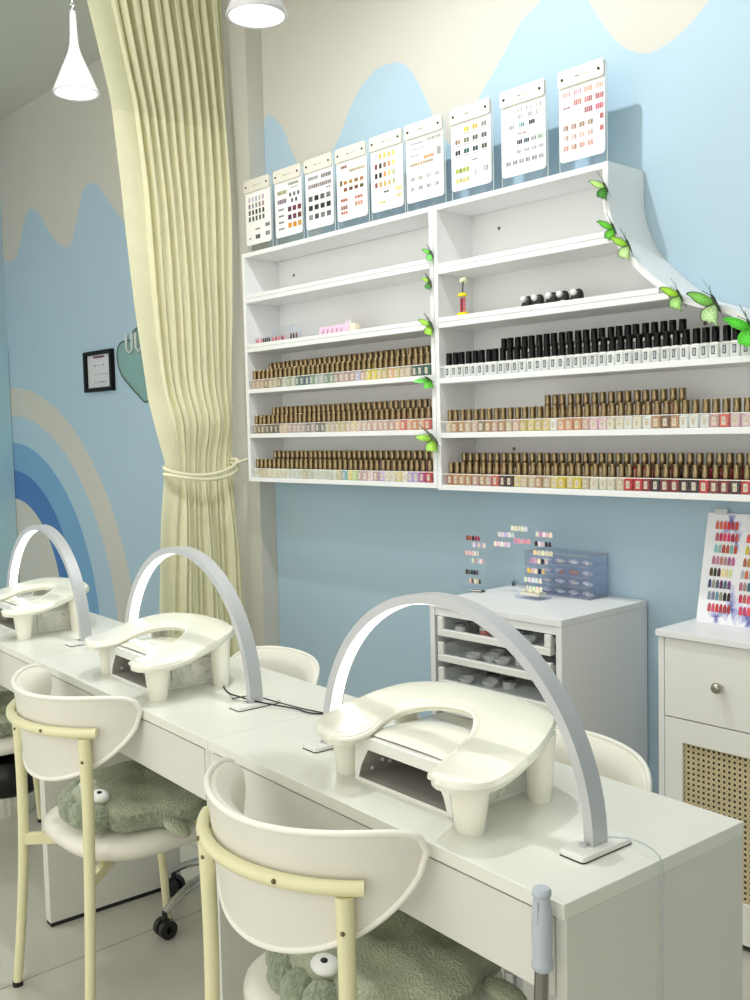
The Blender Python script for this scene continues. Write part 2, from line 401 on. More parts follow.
RU = thing('wall_shelf_unit', 'white wall shelf unit whose outer edge sweeps down in a curve', 'shelf unit', (-1.7, YB, 1.19))
XR0 = XD+.001
edge = [(-1.703,2.150),(-1.703,2.09),(-1.702,2.032),(-1.685,1.97),(-1.658,1.912),(-1.612,1.858),(-1.536,1.790),(-1.463,1.742),(-1.389,1.716),(-1.327,1.696),(-1.275,1.657),(-1.235,1.60),(-1.205,1.52),(-1.19,1.42),(-1.187,1.30),(-1.187,1.191)]
edge = [(p.x, p.y) for p in catmull([(a, c, 0) for a, c in edge], 5)]
def edge_x(z):
    e = [(b_, a) for a, b_ in reversed(edge)]; return interp(e, z)
ol = RU.location
inner = []
for i, (x, z) in enumerate(edge):
    a = edge[max(i-1, 0)]; c = edge[min(i+1, len(edge)-1)]; t = Vector((c[0]-a[0], c[1]-a[1])).normalized(); inner.append((x-(-t.y)*TH, z-(t.x)*TH) )
b = MB(); n = len(edge); vs = []
for (x, z) in edge: vs += [(x-ol.x, SF-ol.y, z-ol.z), (x-ol.x, YB-ol.y, z-ol.z)]
for (x, z) in inner: vs += [(x-ol.x, SF-ol.y, z-ol.z), (x-ol.x, YB-ol.y, z-ol.z)]
fs = []
for i in range(n-1):
    a, c = 2*i, 2*(i+1); A, D_ = 2*n+2*i, 2*n+2*(i+1)
    fs += [(a, c, c+1, a+1), (A, A+1, D_+1, D_), (a, A, D_, c), (a+1, c+1, D_+1, A+1)]
fs += [(0, 1, 2*n+1, 2*n), (2*n-2, 4*n-2, 4*n-1, 2*n-1)]
b.add(vs, fs); b.build('curved_side_panel', 'white_board', RU, smooth=40)
loc_box(RU, 'side_panel', 'white_board', XR0, XR0+TH, SF, YB, ZR[-1], ZR[0]+TH)
bp = [(XR0+TH, ZR[-1]+TH), (-1.187-TH, ZR[-1]+TH)] + [(x, z) for x, z in reversed(inner) if z > ZR[-1]+TH+.01 and z < ZR[0]-.001] + [(-1.703-TH, ZR[0]), (XR0+TH, ZR[0])]
b = MB(); b.prism([(x-ol.x, z-ol.z) for x, z in bp], YB-.008-ol.y, YB-ol.y, 'y'); b.build('back_panel', 'white_board', RU)
for i, z in enumerate(ZR):
    xr = edge_x(z+TH/2)-TH*(1.0 if i != 2 else 2.0)
    if i == 0: xr = -1.703-TH
    loc_box(RU, 'shelf_board', 'white_board', XR0+TH, xr, SF+.001, YB-.008, z, z+TH)
    if i in (1, 2): loc_box(RU, 'front_lip', 'white_board', XR0+TH, xr-.01-(i == 2)*.02, SF+.0005, SF+.010, z+TH+.0005, z+TH+.017)
    if i > 2:
        loc_box(RU, 'riser_step', 'white_board', XR0+TH, [0,0,0,-1.50,-1.50,-1.187-TH-.002][i], 2.526, YB-.009, z+TH, z+TH+[0,0,0,.036,.036,.030][i])
        loc_box(RU, 'clear_strip', 'acrylic', XR0+TH, xr-.002, SF+.003, SF+.006, z+TH, z+TH+.036)
        loc_box(RU, 'strip_edge', 'white_gloss', XR0+TH, xr-.002, SF+.002, SF+.007, z+TH+.0362, z+TH+.0385, 0)
screw_at(RU, -2.262, YB-.008, 2.072); screw_at(RU, -1.50, YB-.008, 1.682); screw_at(RU, -2.21, YB-.008, 1.326); screw_at(RU, -1.80, YB-.008, 2.072)

# ------------------------------------------------------------------ nail polish bottles
ORD = ['first','second','third','fourth','fifth','sixth','seventh','eighth','ninth','tenth','eleventh','twelfth','thirteenth','fourteenth','fifteenth','sixteenth','seventeenth','eighteenth','nineteenth','twentieth']
ORD += ['twenty-'+o for o in ORD[:9]] + ['thirtieth'] + ['thirty-'+o for o in ORD[:9]] + ['fortieth']
def rsq(h, r, n=3):            # rounded square outline
    out = []
    for cx_, cy_, a0 in ((h-r, h-r, 0), (-(h-r), h-r, 90), (-(h-r), -(h-r), 180), (h-r, -(h-r), 270)):
        for k in range(n+1): a = math.radians(a0+90*k/n); out.append((cx_+r*math.cos(a), cy_+r*math.sin(a)))
    return out
def stack(b, rings, mi=0):      # loft equal-length outlines [(outline, z)]
    n = len(rings[0][0]); vs = [(x, y, z) for o, z in rings for x, y in o]; fs = []
    for k in range(len(rings)-1):
        for i in range(n): j = (i+1) % n; fs.append((k*n+i, k*n+j, (k+1)*n+j, (k+1)*n+i))
    fs.append(tuple(range(n-1, -1, -1))); fs.append(tuple((len(rings)-1)*n+i for i in range(n)))
    return b.add(vs, fs, mi)
def make_bottle(cap, label_dark):
    t = thing('polish_bottle', 'x', 'nail polish'); hh = .007 if label_dark else 0
    b = MB(); stack(b, [(rsq(.0122, .004), 0), (rsq(.0134, .004), .0015), (rsq(.0134, .004), .031+hh), (rsq(.0115, .005), .0335+hh), (rsq(.0085, .005), .0350+hh)])
    b.build('glass_body', 'polish', t, smooth=50)
    b = MB(); b.lathe([(.0100, .0350+hh), (.0104, .036+hh), (.0104, .0745+hh), (.0096, .076+hh)], seg=16); b.build('cap', cap, t, smooth=50)
    b = MB()
    if label_dark:
        b.box(-.005, .005, -.0140, -.0136, .009, .031, col=(40, 40, 42)); b.box(-.0028, .0028, -.0143, -.0140, .012, .028, col=(190, 190, 190))
    else:
        b.box(-.0058, .0058, -.0140, -.0136, .006, .028, col=(232, 214, 188)); b.box(-.0035, .0035, -.0142, -.0140, .016, .018, col=(150, 130, 100)); b.box(-.0035, .0035, -.0142, -.0140, .011, .0125, col=(150, 130, 100))
    b.build('label', 'printed', t); return t
gold0 = make_bottle('cap_gold', False); black0 = make_bottle('cap_black', True)
used = {}
shades = {'clear cream': (232,224,200), 'pale grey': (196,196,188), 'beige': (214,190,160), 'dusty pink': (206,160,150), 'rosy beige': (216,176,160), 'brown': (132,92,68), 'dark brown': (80,54,44), 'navy blue': (28,34,66),
 'teal': (34,84,84), 'sage green': (132,150,110), 'yellow': (238,214,50), 'sandy yellow': (222,198,128), 'forest green': (26,92,64), 'peach': (232,172,132), 'apricot': (224,150,96), 'pale pink': (236,200,204), 'sky blue': (120,190,214),
 'lilac': (196,170,214), 'magenta': (206,64,150), 'bright red': (206,30,34), 'burnt orange': (188,106,58), 'dark maroon': (70,22,28), 'coral': (222,104,88), 'tan': (198,150,104), 'deep red': (140,16,26), 'black cherry': (40,12,18), 'milky white': (240,238,232), 'lavender': (190,186,216), 'taupe': (158,134,112), 'lime': (176,208,90)}
def row_colors(spec, n):       # spec: [(fraction, [shades])]
    out = []
    for i in range(n):
        f = (i+.5)/n
        for lim, L_ in spec:
            if f <= lim: out.append(random.choice(L_)); break
    return out
def bottle_row(proto, capword, x0, pitch, n, y, z, spec, rowword, shelfword, unitword, group):
    for i, sname in enumerate(row_colors(spec, n)):
        x = x0 + pitch*i + random.uniform(-.0015, .0015)
        c = lin(shades[sname]); j = random.uniform(.9, 1.08); c = (min(1, c[0]*j), min(1, c[1]*j), min(1, c[2]*j), 1)
        lab = f'{sname} polish, {capword} cap, {ORD[i]} from curtain, {rowword} row, {shelfword} shelf, {unitword} unit'
        rz = random.uniform(-.10, .10); p = (x, y + random.uniform(-.0015, .0015), z)
        if proto.name not in used:
            used[proto.name] = 1; o = proto; o.location = p; o.rotation_euler.z = rz; o['label'] = lab
            for ch in o.children: ch.color = c
        else: o = copy_tree(proto, lab, p, rz, color=c)
        o['group'] = group
YF, YR_ = 2.484, 2.545
n = 35; xl = XL0+TH+.022; pl = .0302
LT = [(.1,['rosy beige','dusty pink','brown']),(.2,['beige','brown','taupe']),(.28,['pale grey','sage green']),(.37,['navy blue','teal','forest green']),(.5,['sage green','pale grey','lime']),(.68,['dusty pink','lavender','pale grey','rosy beige']),(.74,['yellow']),(.9,['sandy yellow','beige','peach']),(1,['forest green','sage green','teal'])]
LM = [(.16,['dark brown','brown','taupe']),(.3,['rosy beige','dusty pink']),(.45,['dusty pink','brown']),(.65,['rosy beige','sandy yellow']),(.82,['dusty pink','rosy beige','beige']),(1,['peach','apricot','coral','burnt orange'])]
LB = [(.3,['clear cream','beige','milky white']),(.55,['clear cream','sandy yellow']),(.62,['sky blue','lime','yellow']),(.78,['lilac','pale pink','dusty pink']),(.88,['clear cream','sandy yellow']),(.96,['magenta','lilac']),(1,['bright red','coral'])]
for k, (spec, word) in enumerate(((LT, 'high'), (LM, 'middle'), (LB, 'low'))):
    z = ZL[3+k]+TH+.0008
    bottle_row(gold0, 'gold', xl, pl, n, YF, z, spec, 'front', word, 'straight', 'gold-capped polish, front row of a straight-unit shelf')
    bottle_row(gold0, 'gold', xl+(1.5-.5*(k == 0))*pl, pl, n-2+(k == 0)-1, YR_, z+.033, spec, 'rear', word, 'straight', 'gold-capped polish, rear row of a straight-unit shelf')
xr_ = XR0+TH+.024; pr = .0297
RB = [(.1,['burnt orange','tan']),(.2,['coral','dusty pink','tan']),(.27,['dark maroon','brown']),(.42,['tan','beige','sandy yellow']),(.5,['sandy yellow','yellow','clear cream']),(.62,['clear cream','beige','milky white']),(.68,['bright red']),(.78,['deep red','black cherry']),(.84,['black cherry']),(.93,['deep red','bright red']),(1,['deep red','bright red','dark maroon'])]
RM = [(.12,['tan','beige','rosy beige']),(.17,['pale grey','taupe']),(.28,['tan','beige','rosy beige']),(.42,['clear cream','milky white','sandy yellow']),(.62,['rosy beige','peach','clear cream','pale pink']),(.72,['milky white','clear cream']),(.78,['brown','tan']),(.86,['lavender','milky white']),(.92,['dusty pink','coral']),(1,['beige','clear cream','pale pink'])]
WB = [(1,['milky white'])]
z = ZR[5]+TH+.0008
bottle_row(gold0, 'gold', xr_, pr, 38, YF, z, RB, 'front', 'low', 'curved', 'gold-capped polish, front row of the lowest curved-unit shelf')
bottle_row(gold0, 'gold', xr_+.25*pr, pr, 37, YR_, z+.030, RB, 'rear', 'low', 'curved', 'gold-capped polish, rear row of the lowest curved-unit shelf')
z = ZR[4]+TH+.0008
bottle_row(gold0, 'gold', xr_, pr, 38, YF, z, RM, 'front', 'middle', 'curved', 'gold-capped polish, front row of the middle curved-unit shelf')
bottle_row(gold0, 'gold', xr_+12.4*pr, pr, 17, YR_, z+.036, RM, 'rear', 'middle', 'curved', 'gold-capped polish, rear row of the middle curved-unit shelf')
z = ZR[3]+TH+.0008
bottle_row(black0, 'black', xr_, pr, 37, YF, z, WB, 'front', 'high', 'curved', 'black-capped bottles, front row')
bottle_row(black0, 'black', xr_+6.4*pr, pr, 23, YR_, z+.036, WB, 'rear', 'high', 'curved', 'black-capped bottles, rear row')

# ------------------------------------------------------------------ nine sample cards in clear stands along the top
TOPZ = ZL[0]+TH
CX = [(-3.584,-3.388),(-3.375,-3.180),(-3.172,-2.985),(-2.98,-2.79),(-2.785,-2.598),(-2.598,-2.399),(-2.379,-2.185),(-2.158,-1.963),(-1.928,-1.746)]
def swatches(kind):
    """rows of small printed nail groups on a card: (u 0..1, v 0..1 from top, w, h, colour)"""
    R = random.Random(kind*13+5); out = []
    def grp(u, v, w, h, base, n=3):
        for q in range(n):
            jj = R.uniform(.82, 1.06); c = tuple(max(0, min(255, int(k*jj+R.uniform(-5, 5)))) for k in base); out.append((u+w*q/n, v, w/n*.82, h, c))
    if kind == 0:
        for r_, c in enumerate(((190,170,190),(150,140,150),(60,52,60),(90,84,90))):
            for k in range(5): out.append((.12+.13*k, .08+.125*r_, .07, .09, tuple(int(q+R.uniform(-18,18)) for q in c)))
        grp(.36,.70,.18,.025,(70,70,70),2); grp(.74,.64,.17,.07,(110,110,110)); grp(.36,.82,.18,.08,(60,70,66)); grp(.74,.80,.17,.08,(130,134,130)); grp(.1,.86,.1,.02,(120,120,120),2)
    elif kind == 1:
        grp(.5,.03,.35,.05,(160,160,150),6); grp(.1,.14,.34,.07,(168,170,120),5); grp(.55,.12,.3,.02,(180,180,180),5)
        grp(.1,.30,.32,.08,(130,110,130),4)
        for k in range(3): out.append((.52+.14*k, .22, .07, .07, (90,90,110)))
        for k in range(2): out.append((.58+.14*k, .33, .07, .07, (70,66,80)))
        for r_, c in enumerate(((110,60,60),(100,56,70),(206,130,50))):
            for k in range(3): out.append((.46+.17*k, .47+.15*r_, .12, .09, tuple(int(q+R.uniform(-25,25)) for q in c)))
        for r_ in range(4): grp(.12,.47+.12*r_,.2,.035,(120,126,120),4)
    elif kind == 2:
        grp(.1,.06,.35,.06,(170,166,166),6); grp(.55,.06,.34,.07,(130,124,124),6); grp(.1,.20,.8,.07,(150,140,140),12); grp(.72,.31,.16,.02,(90,90,90),2)
        for r_, c in enumerate(((120,120,120),(60,60,60),(150,150,150))):
            for k, jj in enumerate((R.uniform(.7,1),R.uniform(.3,1),R.uniform(.7,1.2),R.uniform(.3,1.1))): out.append((.1+.205*k, .41+.165*r_, .14, .09, tuple(int(q*jj) for q in c)))
    elif kind == 3:
        grp(.14,.05,.2,.05,(150,100,70)); grp(.4,.14,.5,.05,(196,180,150),8); grp(.1,.3,.1,.09,(120,110,70),1)
        for r_, (k0, c) in enumerate(((1,(160,116,80)),(1,(110,80,50)))):
            for k in range(4): out.append((.22+.17*k, .32+.12*r_, .11, .06, tuple(int(q+R.uniform(-20,20)) for q in c)))
        grp(.12,.62,.22,.05,(190,90,80)); grp(.56,.62,.26,.05,(200,120,100)); grp(.12,.74,.22,.07,(176,120,110)); grp(.56,.72,.26,.07,(214,160,130)); grp(.12,.84,.22,.05,(190,120,100)); 
    elif kind == 4:
        for r_, cs in enumerate(([(214,196,214),(214,180,90),(226,196,90),(210,180,100),(226,206,110)],[(120,60,70),(70,60,60),(150,110,90),(206,150,90),(230,206,120)],[(30,30,34),(20,20,26),(206,150,90),(230,200,120),(176,186,140)],[(150,90,80),(190,150,90),(206,176,90),(196,180,120),(180,186,140)])):
            for k, c in enumerate(cs): out.append((.12+.13*k, .05+.155*r_, .075, .085, c))
        grp(.38,.68,.16,.03,(60,60,60),2); grp(.72,.66,.18,.06,(220,200,110)); grp(.74,.78,.16,.05,(226,206,130)); grp(.22,.84,.2,.04,(226,206,130)); 
    elif kind == 5:
        grp(.1,.06,.36,.02,(150,150,150),9); grp(.54,.03,.36,.05,(180,176,170),8); grp(.1,.15,.4,.02,(176,176,176),6); grp(.12,.25,.2,.02,(160,160,160),4)
        grp(.46,.30,.26,.05,(214,150,90),5); grp(.1,.38,.6,.045,(196,170,140),9); grp(.78,.22,.12,.12,(170,170,170),4)
        for r_ in range(2):
            for k in range(4): grp(.1+.21*k, .60+.16*r_, .12, .06, (176,180,176), 3)
    elif kind == 6:
        C6 = [[None,(230,214,60),(206,166,60),(160,166,150)],[(160,136,110),(110,110,80),(80,86,84),(90,96,90)],[(40,50,50),(20,92,84),(20,70,60),(80,96,80)]]
        for r_, rr in enumerate(C6):
            for k, c in enumerate(rr):
                if c: grp(.1+.21*k, .06+.165*r_, .13, .07, c, 2); out.append((.1+.21*k, .152+.165*r_, .13, .012, (150,150,146)))
        grp(.5,.58,.18,.02,(130,130,130),1); grp(.1,.67,.34,.07,(150,170,60),4); grp(.1,.82,.34,.07,(206,200,130),4); grp(.55,.74,.13,.08,(196,196,196),2); grp(.76,.72,.13,.08,(176,176,176),2)
    elif kind == 7:
        for r_, c in enumerate(((200,196,190),(196,190,190))):
            for k in range(3 - (r_ == 2)): grp(.34+.2*k, .04+.1*r_, .13, .06, c)
        for k, c in enumerate(((180,176,190),(130,170,176),(40,36,60))): grp(.16+.22*k, .26, .13, .06, c)
        grp(.36,.40,.2,.02,(190,130,120),2)
        for k, c in enumerate(((40,40,60),(70,90,110),(160,160,170),(150,180,160))): grp(.34+.15*k, .50, .12, .06, c)
        for k in range(4): grp(.34+.15*k, .64, .12, .05, (180,184,184))
        for k in range(6): grp(.1+.14*k, .78, .11, .06, (150,150,160), 2)
    else:
        for r_, row in enumerate(([(216,190,190),(206,176,180),(206,170,150),(206,180,170)],[None,(196,140,130),(196,130,130),(196,120,130)],[None,None,(186,120,130),(196,100,120)])):
            for k, c in enumerate(row):
                if c: grp(.08+.225*k, .04+.14*r_, .17, .075, c, 4)
        grp(.08,.25,.17,.02,(160,110,110),2)
        for r_, c in enumerate(((176,150,130),(206,180,170),(196,150,140))):
            for k in range(4): grp(.08+.17*k, .50+.14*r_, .12, .07, c, 2)
        grp(.84,.46,.09,.07,(190,110,110),1); grp(.84,.62,.09,.07,(190,110,110),1)
    return out
card_lab = ['sample card with grey and black swatch columns, in the stand nearest the curtain'.replace('nearest', 'closest to').replace('closest to the', 'next to the')] + [
 'sample card with dark red and orange swatches, second stand along from the curtain', 'sample card with black square swatches, third stand along from the curtain',
 'sample card with brown and salmon swatches, fourth stand along from the curtain', 'sample card with yellow and black swatch columns, middle of the nine stands',
 'sample card with faint grey line swatches, sixth stand along from the curtain', 'sample card with yellow and dark teal swatches, seventh stand along from the curtain',
 'sample card with navy and silver swatches, eighth stand along from the curtain', 'sample card with pink and rose swatches, at the curved end of the shelf top']
def rrect(x0, x1, z0, z1, r, n=4):
    out = []
    for cx_, cz_, a0 in ((x1-r, z1-r, 0), (x0+r, z1-r, 90), (x0+r, z0+r, 180), (x1-r, z0+r, 270)):
        for k in range(n+1): a = math.radians(a0+90*k/n); out.append((cx_+r*math.cos(a), cz_+r*math.sin(a)))
    return out
for i, (x0, x1) in enumerate(CX):
    w = x1-x0; yc = 2.522; cxm = (x0+x1)/2
    w = w-.008; t = thing('sample_card_stand', card_lab[i], 'card stand', (cxm, yc, TOPZ), 0, 'sample card stands on the wall shelf')
    hw = w/2-.0055; ha = w/2-.001
    b = MB(); b.prism(rrect(-ha, ha, .010, .312, .018), .004, .007, 'y'); b.build('acrylic_back', 'acrylic', t, smooth=40)
    b = MB(); b.tube([(x, .0055, z) for x, z in rrect(-ha, ha, .010, .312, .018)], .0016, 6, closed=True); b.build('acrylic_edge', 'acrylic_edge', t, smooth=60)
    b = MB(); b.prism(rrect(-.055, .055, -.028, .036, .012), .0005, .0035); b.box(-.05, .05, .001, .0055, .0035, .014); b.build('acrylic_foot', 'acrylic_edge' if i in (4,5,6) else 'acrylic', t)
    b = MB(); zt, zb = .312, .046
    b.prism(rrect(-hw, hw, zb, zt, .012), 0, .0035, 'y', col=(244, 243, 240))
    cw, ch = w, (zt-.052)-zb
    for (u, v, sw, sh, c) in swatches(i):
        xx = -hw+u*cw; zz = (zt-.052)-v*ch*1.0; b.box(xx, xx+sw*cw, -.0006, 0, zz-sh*ch, zz, col=c)
    b.build('card', 'printed', t)
    b = MB(); b.prism(rrect(-hw-.001, hw+.001, zt-.047, zt+.003, .008), -.006, -.0008, 'y', col=(226, 222, 208))
    b.box(-.020, -.004, -.0064, -.006, zt-.026, zt-.023, col=(120, 116, 104))
    b.box(0, .030, -.0064, -.006, zt-.0255, zt-.0238, col=(160, 156, 144)); b.build('clip_bar', 'printed', t)
    for sx_ in (-hw+.016, hw-.016):
        b = MB(); b.lathe([(.004, -.0062), (.004, -.009), (.002, -.010)], (sx_, 0, zt-.024), 10, axis='y'); b.build('screw', 'black_plastic', t)

# ------------------------------------------------------------------ butterflies clipped to the shelf edges
def wing_outline(upper):
    if upper: return [(0,0),(.004,.012),(.012,.023),(.024,.031),(.033,.031),(.029,.023),(.027,.015),(.020,.005),(.010,-.002)]
    return [(0,0),(.012,.001),(.024,-.002),(.030,-.010),(.031,-.018),(.025,-.021),(.024,-.027),(.018,-.026),(.014,-.036),(.011,-.026),(.005,-.018)]
def butterfly(label, loc, rz, tilt, roll, openl, openr, s, cu, cl, dark):
    """body along local Z, wings hinge on it; openl/openr swing each side's wings out of the wall plane"""
    t = thing('butterfly', label, 'butterfly', loc, 0, 'butterfly clips on the shelf units')
    t.rotation_euler = (tilt, roll, rz)
    b = MB(); b.tube([(0,-.002,-.016*s),(0,-.002,-.004*s),(0,-.002,.008*s),(0,-.002,.014*s)], [.0012*s,.0026*s,.003*s,.0018*s], 8)
    for q in (-1, 1): b.tube([(0,-.002,.013*s),(q*.004*s,-.006*s,.020*s),(q*.007*s,-.008*s,.026*s)], .0005*s, 5)
    b.build('body', 'wing_dark', t, smooth=60)
    for side, op in ((-1, openl), (1, openr)):
        for up in (True, False):
            o_ = [Vector((x*s*side, 0, z*s)) for x, z in catmull([(p[0], p[1], 0) for p in wing_outline(up)], 3, True) for x, z in [(x, z)]] if False else [Vector((p.x*s*side, 0, p.y*s)) for p in catmull([(q[0], q[1], 0) for q in wing_outline(up)], 3, True)]
            rot = Matrix.Rotation(op*side*-1, 3, 'Z'); o_ = [rot @ v for v in o_]
            c = sum(o_, Vector())/len(o_); n = len(o_); b = MB()
            ins = [c+(v-c)*.88 for v in o_]; ins2 = [c+(v-c)*(.62 if k_ % 3 else .30) for k_, v in enumerate(o_)]
            nr = rot @ Vector((0, -.0004, 0))
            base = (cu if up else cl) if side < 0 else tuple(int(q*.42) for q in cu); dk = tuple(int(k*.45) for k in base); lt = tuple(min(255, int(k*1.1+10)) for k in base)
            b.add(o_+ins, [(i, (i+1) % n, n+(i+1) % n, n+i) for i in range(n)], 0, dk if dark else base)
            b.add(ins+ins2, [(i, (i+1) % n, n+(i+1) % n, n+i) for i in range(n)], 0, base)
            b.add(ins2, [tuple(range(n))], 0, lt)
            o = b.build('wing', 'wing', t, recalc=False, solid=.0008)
    return t
G1, G2, G3, G4 = (96,190,50), (150,206,60), (110,214,90), (60,130,40)
bl = [
 ((432,253),SF-.004, 'bright green butterfly clipped highest on the joint between the shelf units', 0.3,.5, .2,.9,.62,G1,G3,True),
 ((431,282),SF-.004, 'small olive green butterfly, second from the top of the shelf joint', -.2,.6,.7,.9,.62,G2,G4,True),
 ((432,325),SF-.004, 'yellow-green butterfly, third from the top of the shelf joint', .3,.5,.3,1.1,.85,G2,G2,True),
 ((429,379),SF-.004, 'bright green butterfly, fourth from the top of the shelf joint', .2,-.7,.2,1.2,.90,G3,G1,False),
 ((434,438),SF-.004, 'large yellow-green butterfly, lowest on the shelf joint', .1,-.2,.1,.9,1.15,G2,G2,True),
 ((606,187),SF-.004, 'pale and dark green butterfly, highest on the curved shelf edge', .2,.5,.4,1.3,.85,(176,220,120),G4,True),
 ((614,228),SF-.004, 'bright green butterfly, second from the top of the curved shelf edge', .2,.6,.3,1.2,.85,G1,G1,True),
 ((629,245),SF-.004, 'lime and white butterfly, third down the curved shelf edge', .1,.6,.3,1.3,.95,G2,(190,224,150),True),
 ((680,295),SF-.004, 'butterfly with a yellow wing tip, fourth down the curved shelf edge', .2,.5,.3,1.2,.95,(160,214,60),(170,220,130),True),
 ((716,303),SF-.004, 'large white-veined green butterfly low on the curved shelf edge', .1,.5,.2,1.0,1.30,(120,190,80),(190,226,160),True),
 ((752,327),SF-.004, 'solid bright green butterfly at the low outer end of the curved edge', .2,.4,.1,1.2,1.2,(80,200,50),(90,210,60),False)]
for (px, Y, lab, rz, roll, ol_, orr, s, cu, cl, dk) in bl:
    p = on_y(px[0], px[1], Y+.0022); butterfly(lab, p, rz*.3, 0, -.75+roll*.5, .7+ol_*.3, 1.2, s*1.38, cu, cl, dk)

# ------------------------------------------------------------------ odds and ends on the empty shelves
LZ = ZL[2]+TH+.0165 - .016   # top of the board
def nail(b, x, y, z, w, h, col, ry=0):
    """a false nail: small curved shell seen from the front"""
    vs = []; N_ = 6
    for j in range(4):
        t = j/3; hw = w/2*(1 if j < 3 else .55)
        for i in range(N_+1):
            a = -1.1+2.2*i/N_; vs.append((x+hw*math.sin(a)/math.sin(1.1), y-.35*w*(math.cos(a)-math.cos(1.1)), z+h*t))
    fs = [(j*(N_+1)+i, j*(N_+1)+i+1, (j+1)*(N_+1)+i+1, (j+1)*(N_+1)+i) for j in range(3) for i in range(N_)]
    b.add(vs, fs, 0, col)
def nail_block(label, xa, w, h, nx, nz, cols_, y=2.50, thick=.02, nw=.009, nh=.018, z=None):
    z = LZ if z is None else z
    t = thing('nail_sample_block', label, 'nail samples', (xa+w/2, y, z+.0008), .05, None)
    b = MB(); b.box(-w/2, w/2, 0, thick, 0, h); b.build('acrylic_block', 'acrylic_blue', t, bevel=.001)
    k = 0
    for j in range(nz):
        for i in range(nx):
            b = MB(); nail(b, -w/2+w*(i+.5)/nx, -.0006, min(h-nh-.003, .020)+j*(nh+.006), nw*1.15, nh, cols_[k % len(cols_)]); k += 1
            b.build('sample_nail', 'printed', t, smooth=60, recalc=False)
    return t
nail_block('low acrylic block with pink and black false nails beside the curtain', -3.50, .10, .044, 8, 1, [(206,140,150),(196,110,120),(230,180,180),(190,120,130),(60,40,50),(40,30,36),(60,40,46),(50,40,40)])
nail_block('tall clear acrylic block with rosy false nails, middle of three blocks', -3.385, .10, .075, 5, 1, [(200,110,120),(176,60,80),(206,120,130),(150,60,70),(220,150,150)], nw=.011)
nail_block('narrow clear acrylic block with three dark false nails', -3.262, .05, .078, 3, 1, [(90,40,44),(70,36,36),(110,60,60)], nw=.010, nh=.022)
t = thing('nail_sample_card', 'pink folded card stand with slanted nail swatches', 'sample card', (-2.99, 2.505, LZ+.0008), .12)
b = MB(); b.prism([(-.085,0),(.075,0),(.085,.052),(-.075,.046)], 0, .002, 'y', col=(242,200,222))
for i in range(5): b.add([(-.066+.024*i,-.0006,.010),(-.060+.024*i,-.0006,.010),(-.052+.024*i,-.0006,.038),(-.058+.024*i,-.0006,.038)], [(0,1,2,3)], 0, (176,120,150))
b.build('front_face', 'printed', t)
b = MB(); b.prism([(-.085+.01,0),(.09,0),(.10,.050),(-.07,.046)], .028, .030, 'y', col=(244,214,226)); b.build('back_face', 'printed', t)
b = MB(); b.prism([(.075,0),(.105,0),(.110,.045),(.084,.052)], .002, .026, 'y', col=(250,236,206)); b.build('end_wedge', 'printed', t)
for dx in (.05, .068):
    b = MB(); b.prism([(dx,.050),(dx+.012,.050),(dx+.010,.066),(dx+.003,.062)], .010, .012, 'y', col=(250,230,240)); b.build('tab', 'printed', t)
RZ = ZR[2]+TH
t = thing('novelty_pen', 'yellow capped tube with red and pink strips and a cream pompom', 'pen', tuple(on_y(463, 318, 2.478).xy) + (RZ+.0008,))
b = MB(); b.box(-.018,.018,-.010,.014,0,.026); b.build('base', 'yellow_gloss', t, bevel=.003)
b = MB(); b.lathe([(.014,.026),(.014,.078)], seg=20); b.build('clear_tube', 'acrylic', t, smooth=50)
for dx, c in ((-.007,(190,40,70)),(0,(120,20,50)),(.007,(226,110,120))):
    b = MB(); b.box(dx-.0026,dx+.0026,-.003,.003,.027,.074, col=c); b.build('strip', 'printed', t)
b = MB(); b.lathe([(.0155,.078),(.0155,.086),(.010,.090)], seg=20); b.build('collar', 'yellow_gloss', t, smooth=50)
b = MB(); b.tube([(0,0,.088),(.001,0,.108),(.004,0,.125)], .0022, 8); b.build('stem', 'black_plastic', t, smooth=60)
b = MB()
for k in range(9): b.ball((.004+.007*math.cos(k*2.4)*(k > 0), .007*math.sin(k*2.4)*(k > 0), .130+.004*math.sin(k*1.7)), .0065, 10, 7)
b.build('pompom', 'curtain_cord', t, smooth=180)
fig_lab = ['slim black display figurine with a raised arm and white round head, beside the gap', 'black and gold display figurine with a white round head, second of five', 'plain black display figurine with a white round head, middle of five', 'black display figurine with a white round head, fourth of five', 'black and silver display figurine, last of five, towards the curved edge']
for i, px in enumerate((526, 537, 551, 562, 576)):
    yF = 2.515; x = on_y(px, 304, yF).x
    t = thing('display_figurine', fig_lab[i], 'figurine', (x, yF, RZ+.0008), .5, 'five display figurines on the shelf')
    k = .95 if i == 0 else 1.12
    b = MB(); stack(b, [([(p[0]*.9*k, p[1]*.6) for p in rsq(.021,.014)], 0), ([(p[0]*k, p[1]*.7) for p in rsq(.021,.014)], .008), ([(p[0]*.9*k+.003, p[1]*.7) for p in rsq(.021,.016)], .025), ([(p[0]*.72*k+.006, p[1]*.62) for p in rsq(.021,.018)], .042), ([(p[0]*.4*k+.008, p[1]*.4) for p in rsq(.021,.018)], .052), ([(p[0]*.12*k+.008, p[1]*.12) for p in rsq(.021,.018)], .055)])
    b.build('hooded_body', 'black_plastic', t, smooth=60)
    b = MB(); b.ball((-.006, -.013, .043), .0105, 14, 10); b.build('round_head', 'pearl', t, smooth=180)
    b = MB(); b.tube([(-.016,-.014,.012),(-.004,-.018,.020),(.010,-.016,.016+.006*i % .01)], .0032, 8); b.build('crossed_arm', 'steel' if i != 2 else 'black_plastic', t, smooth=60)

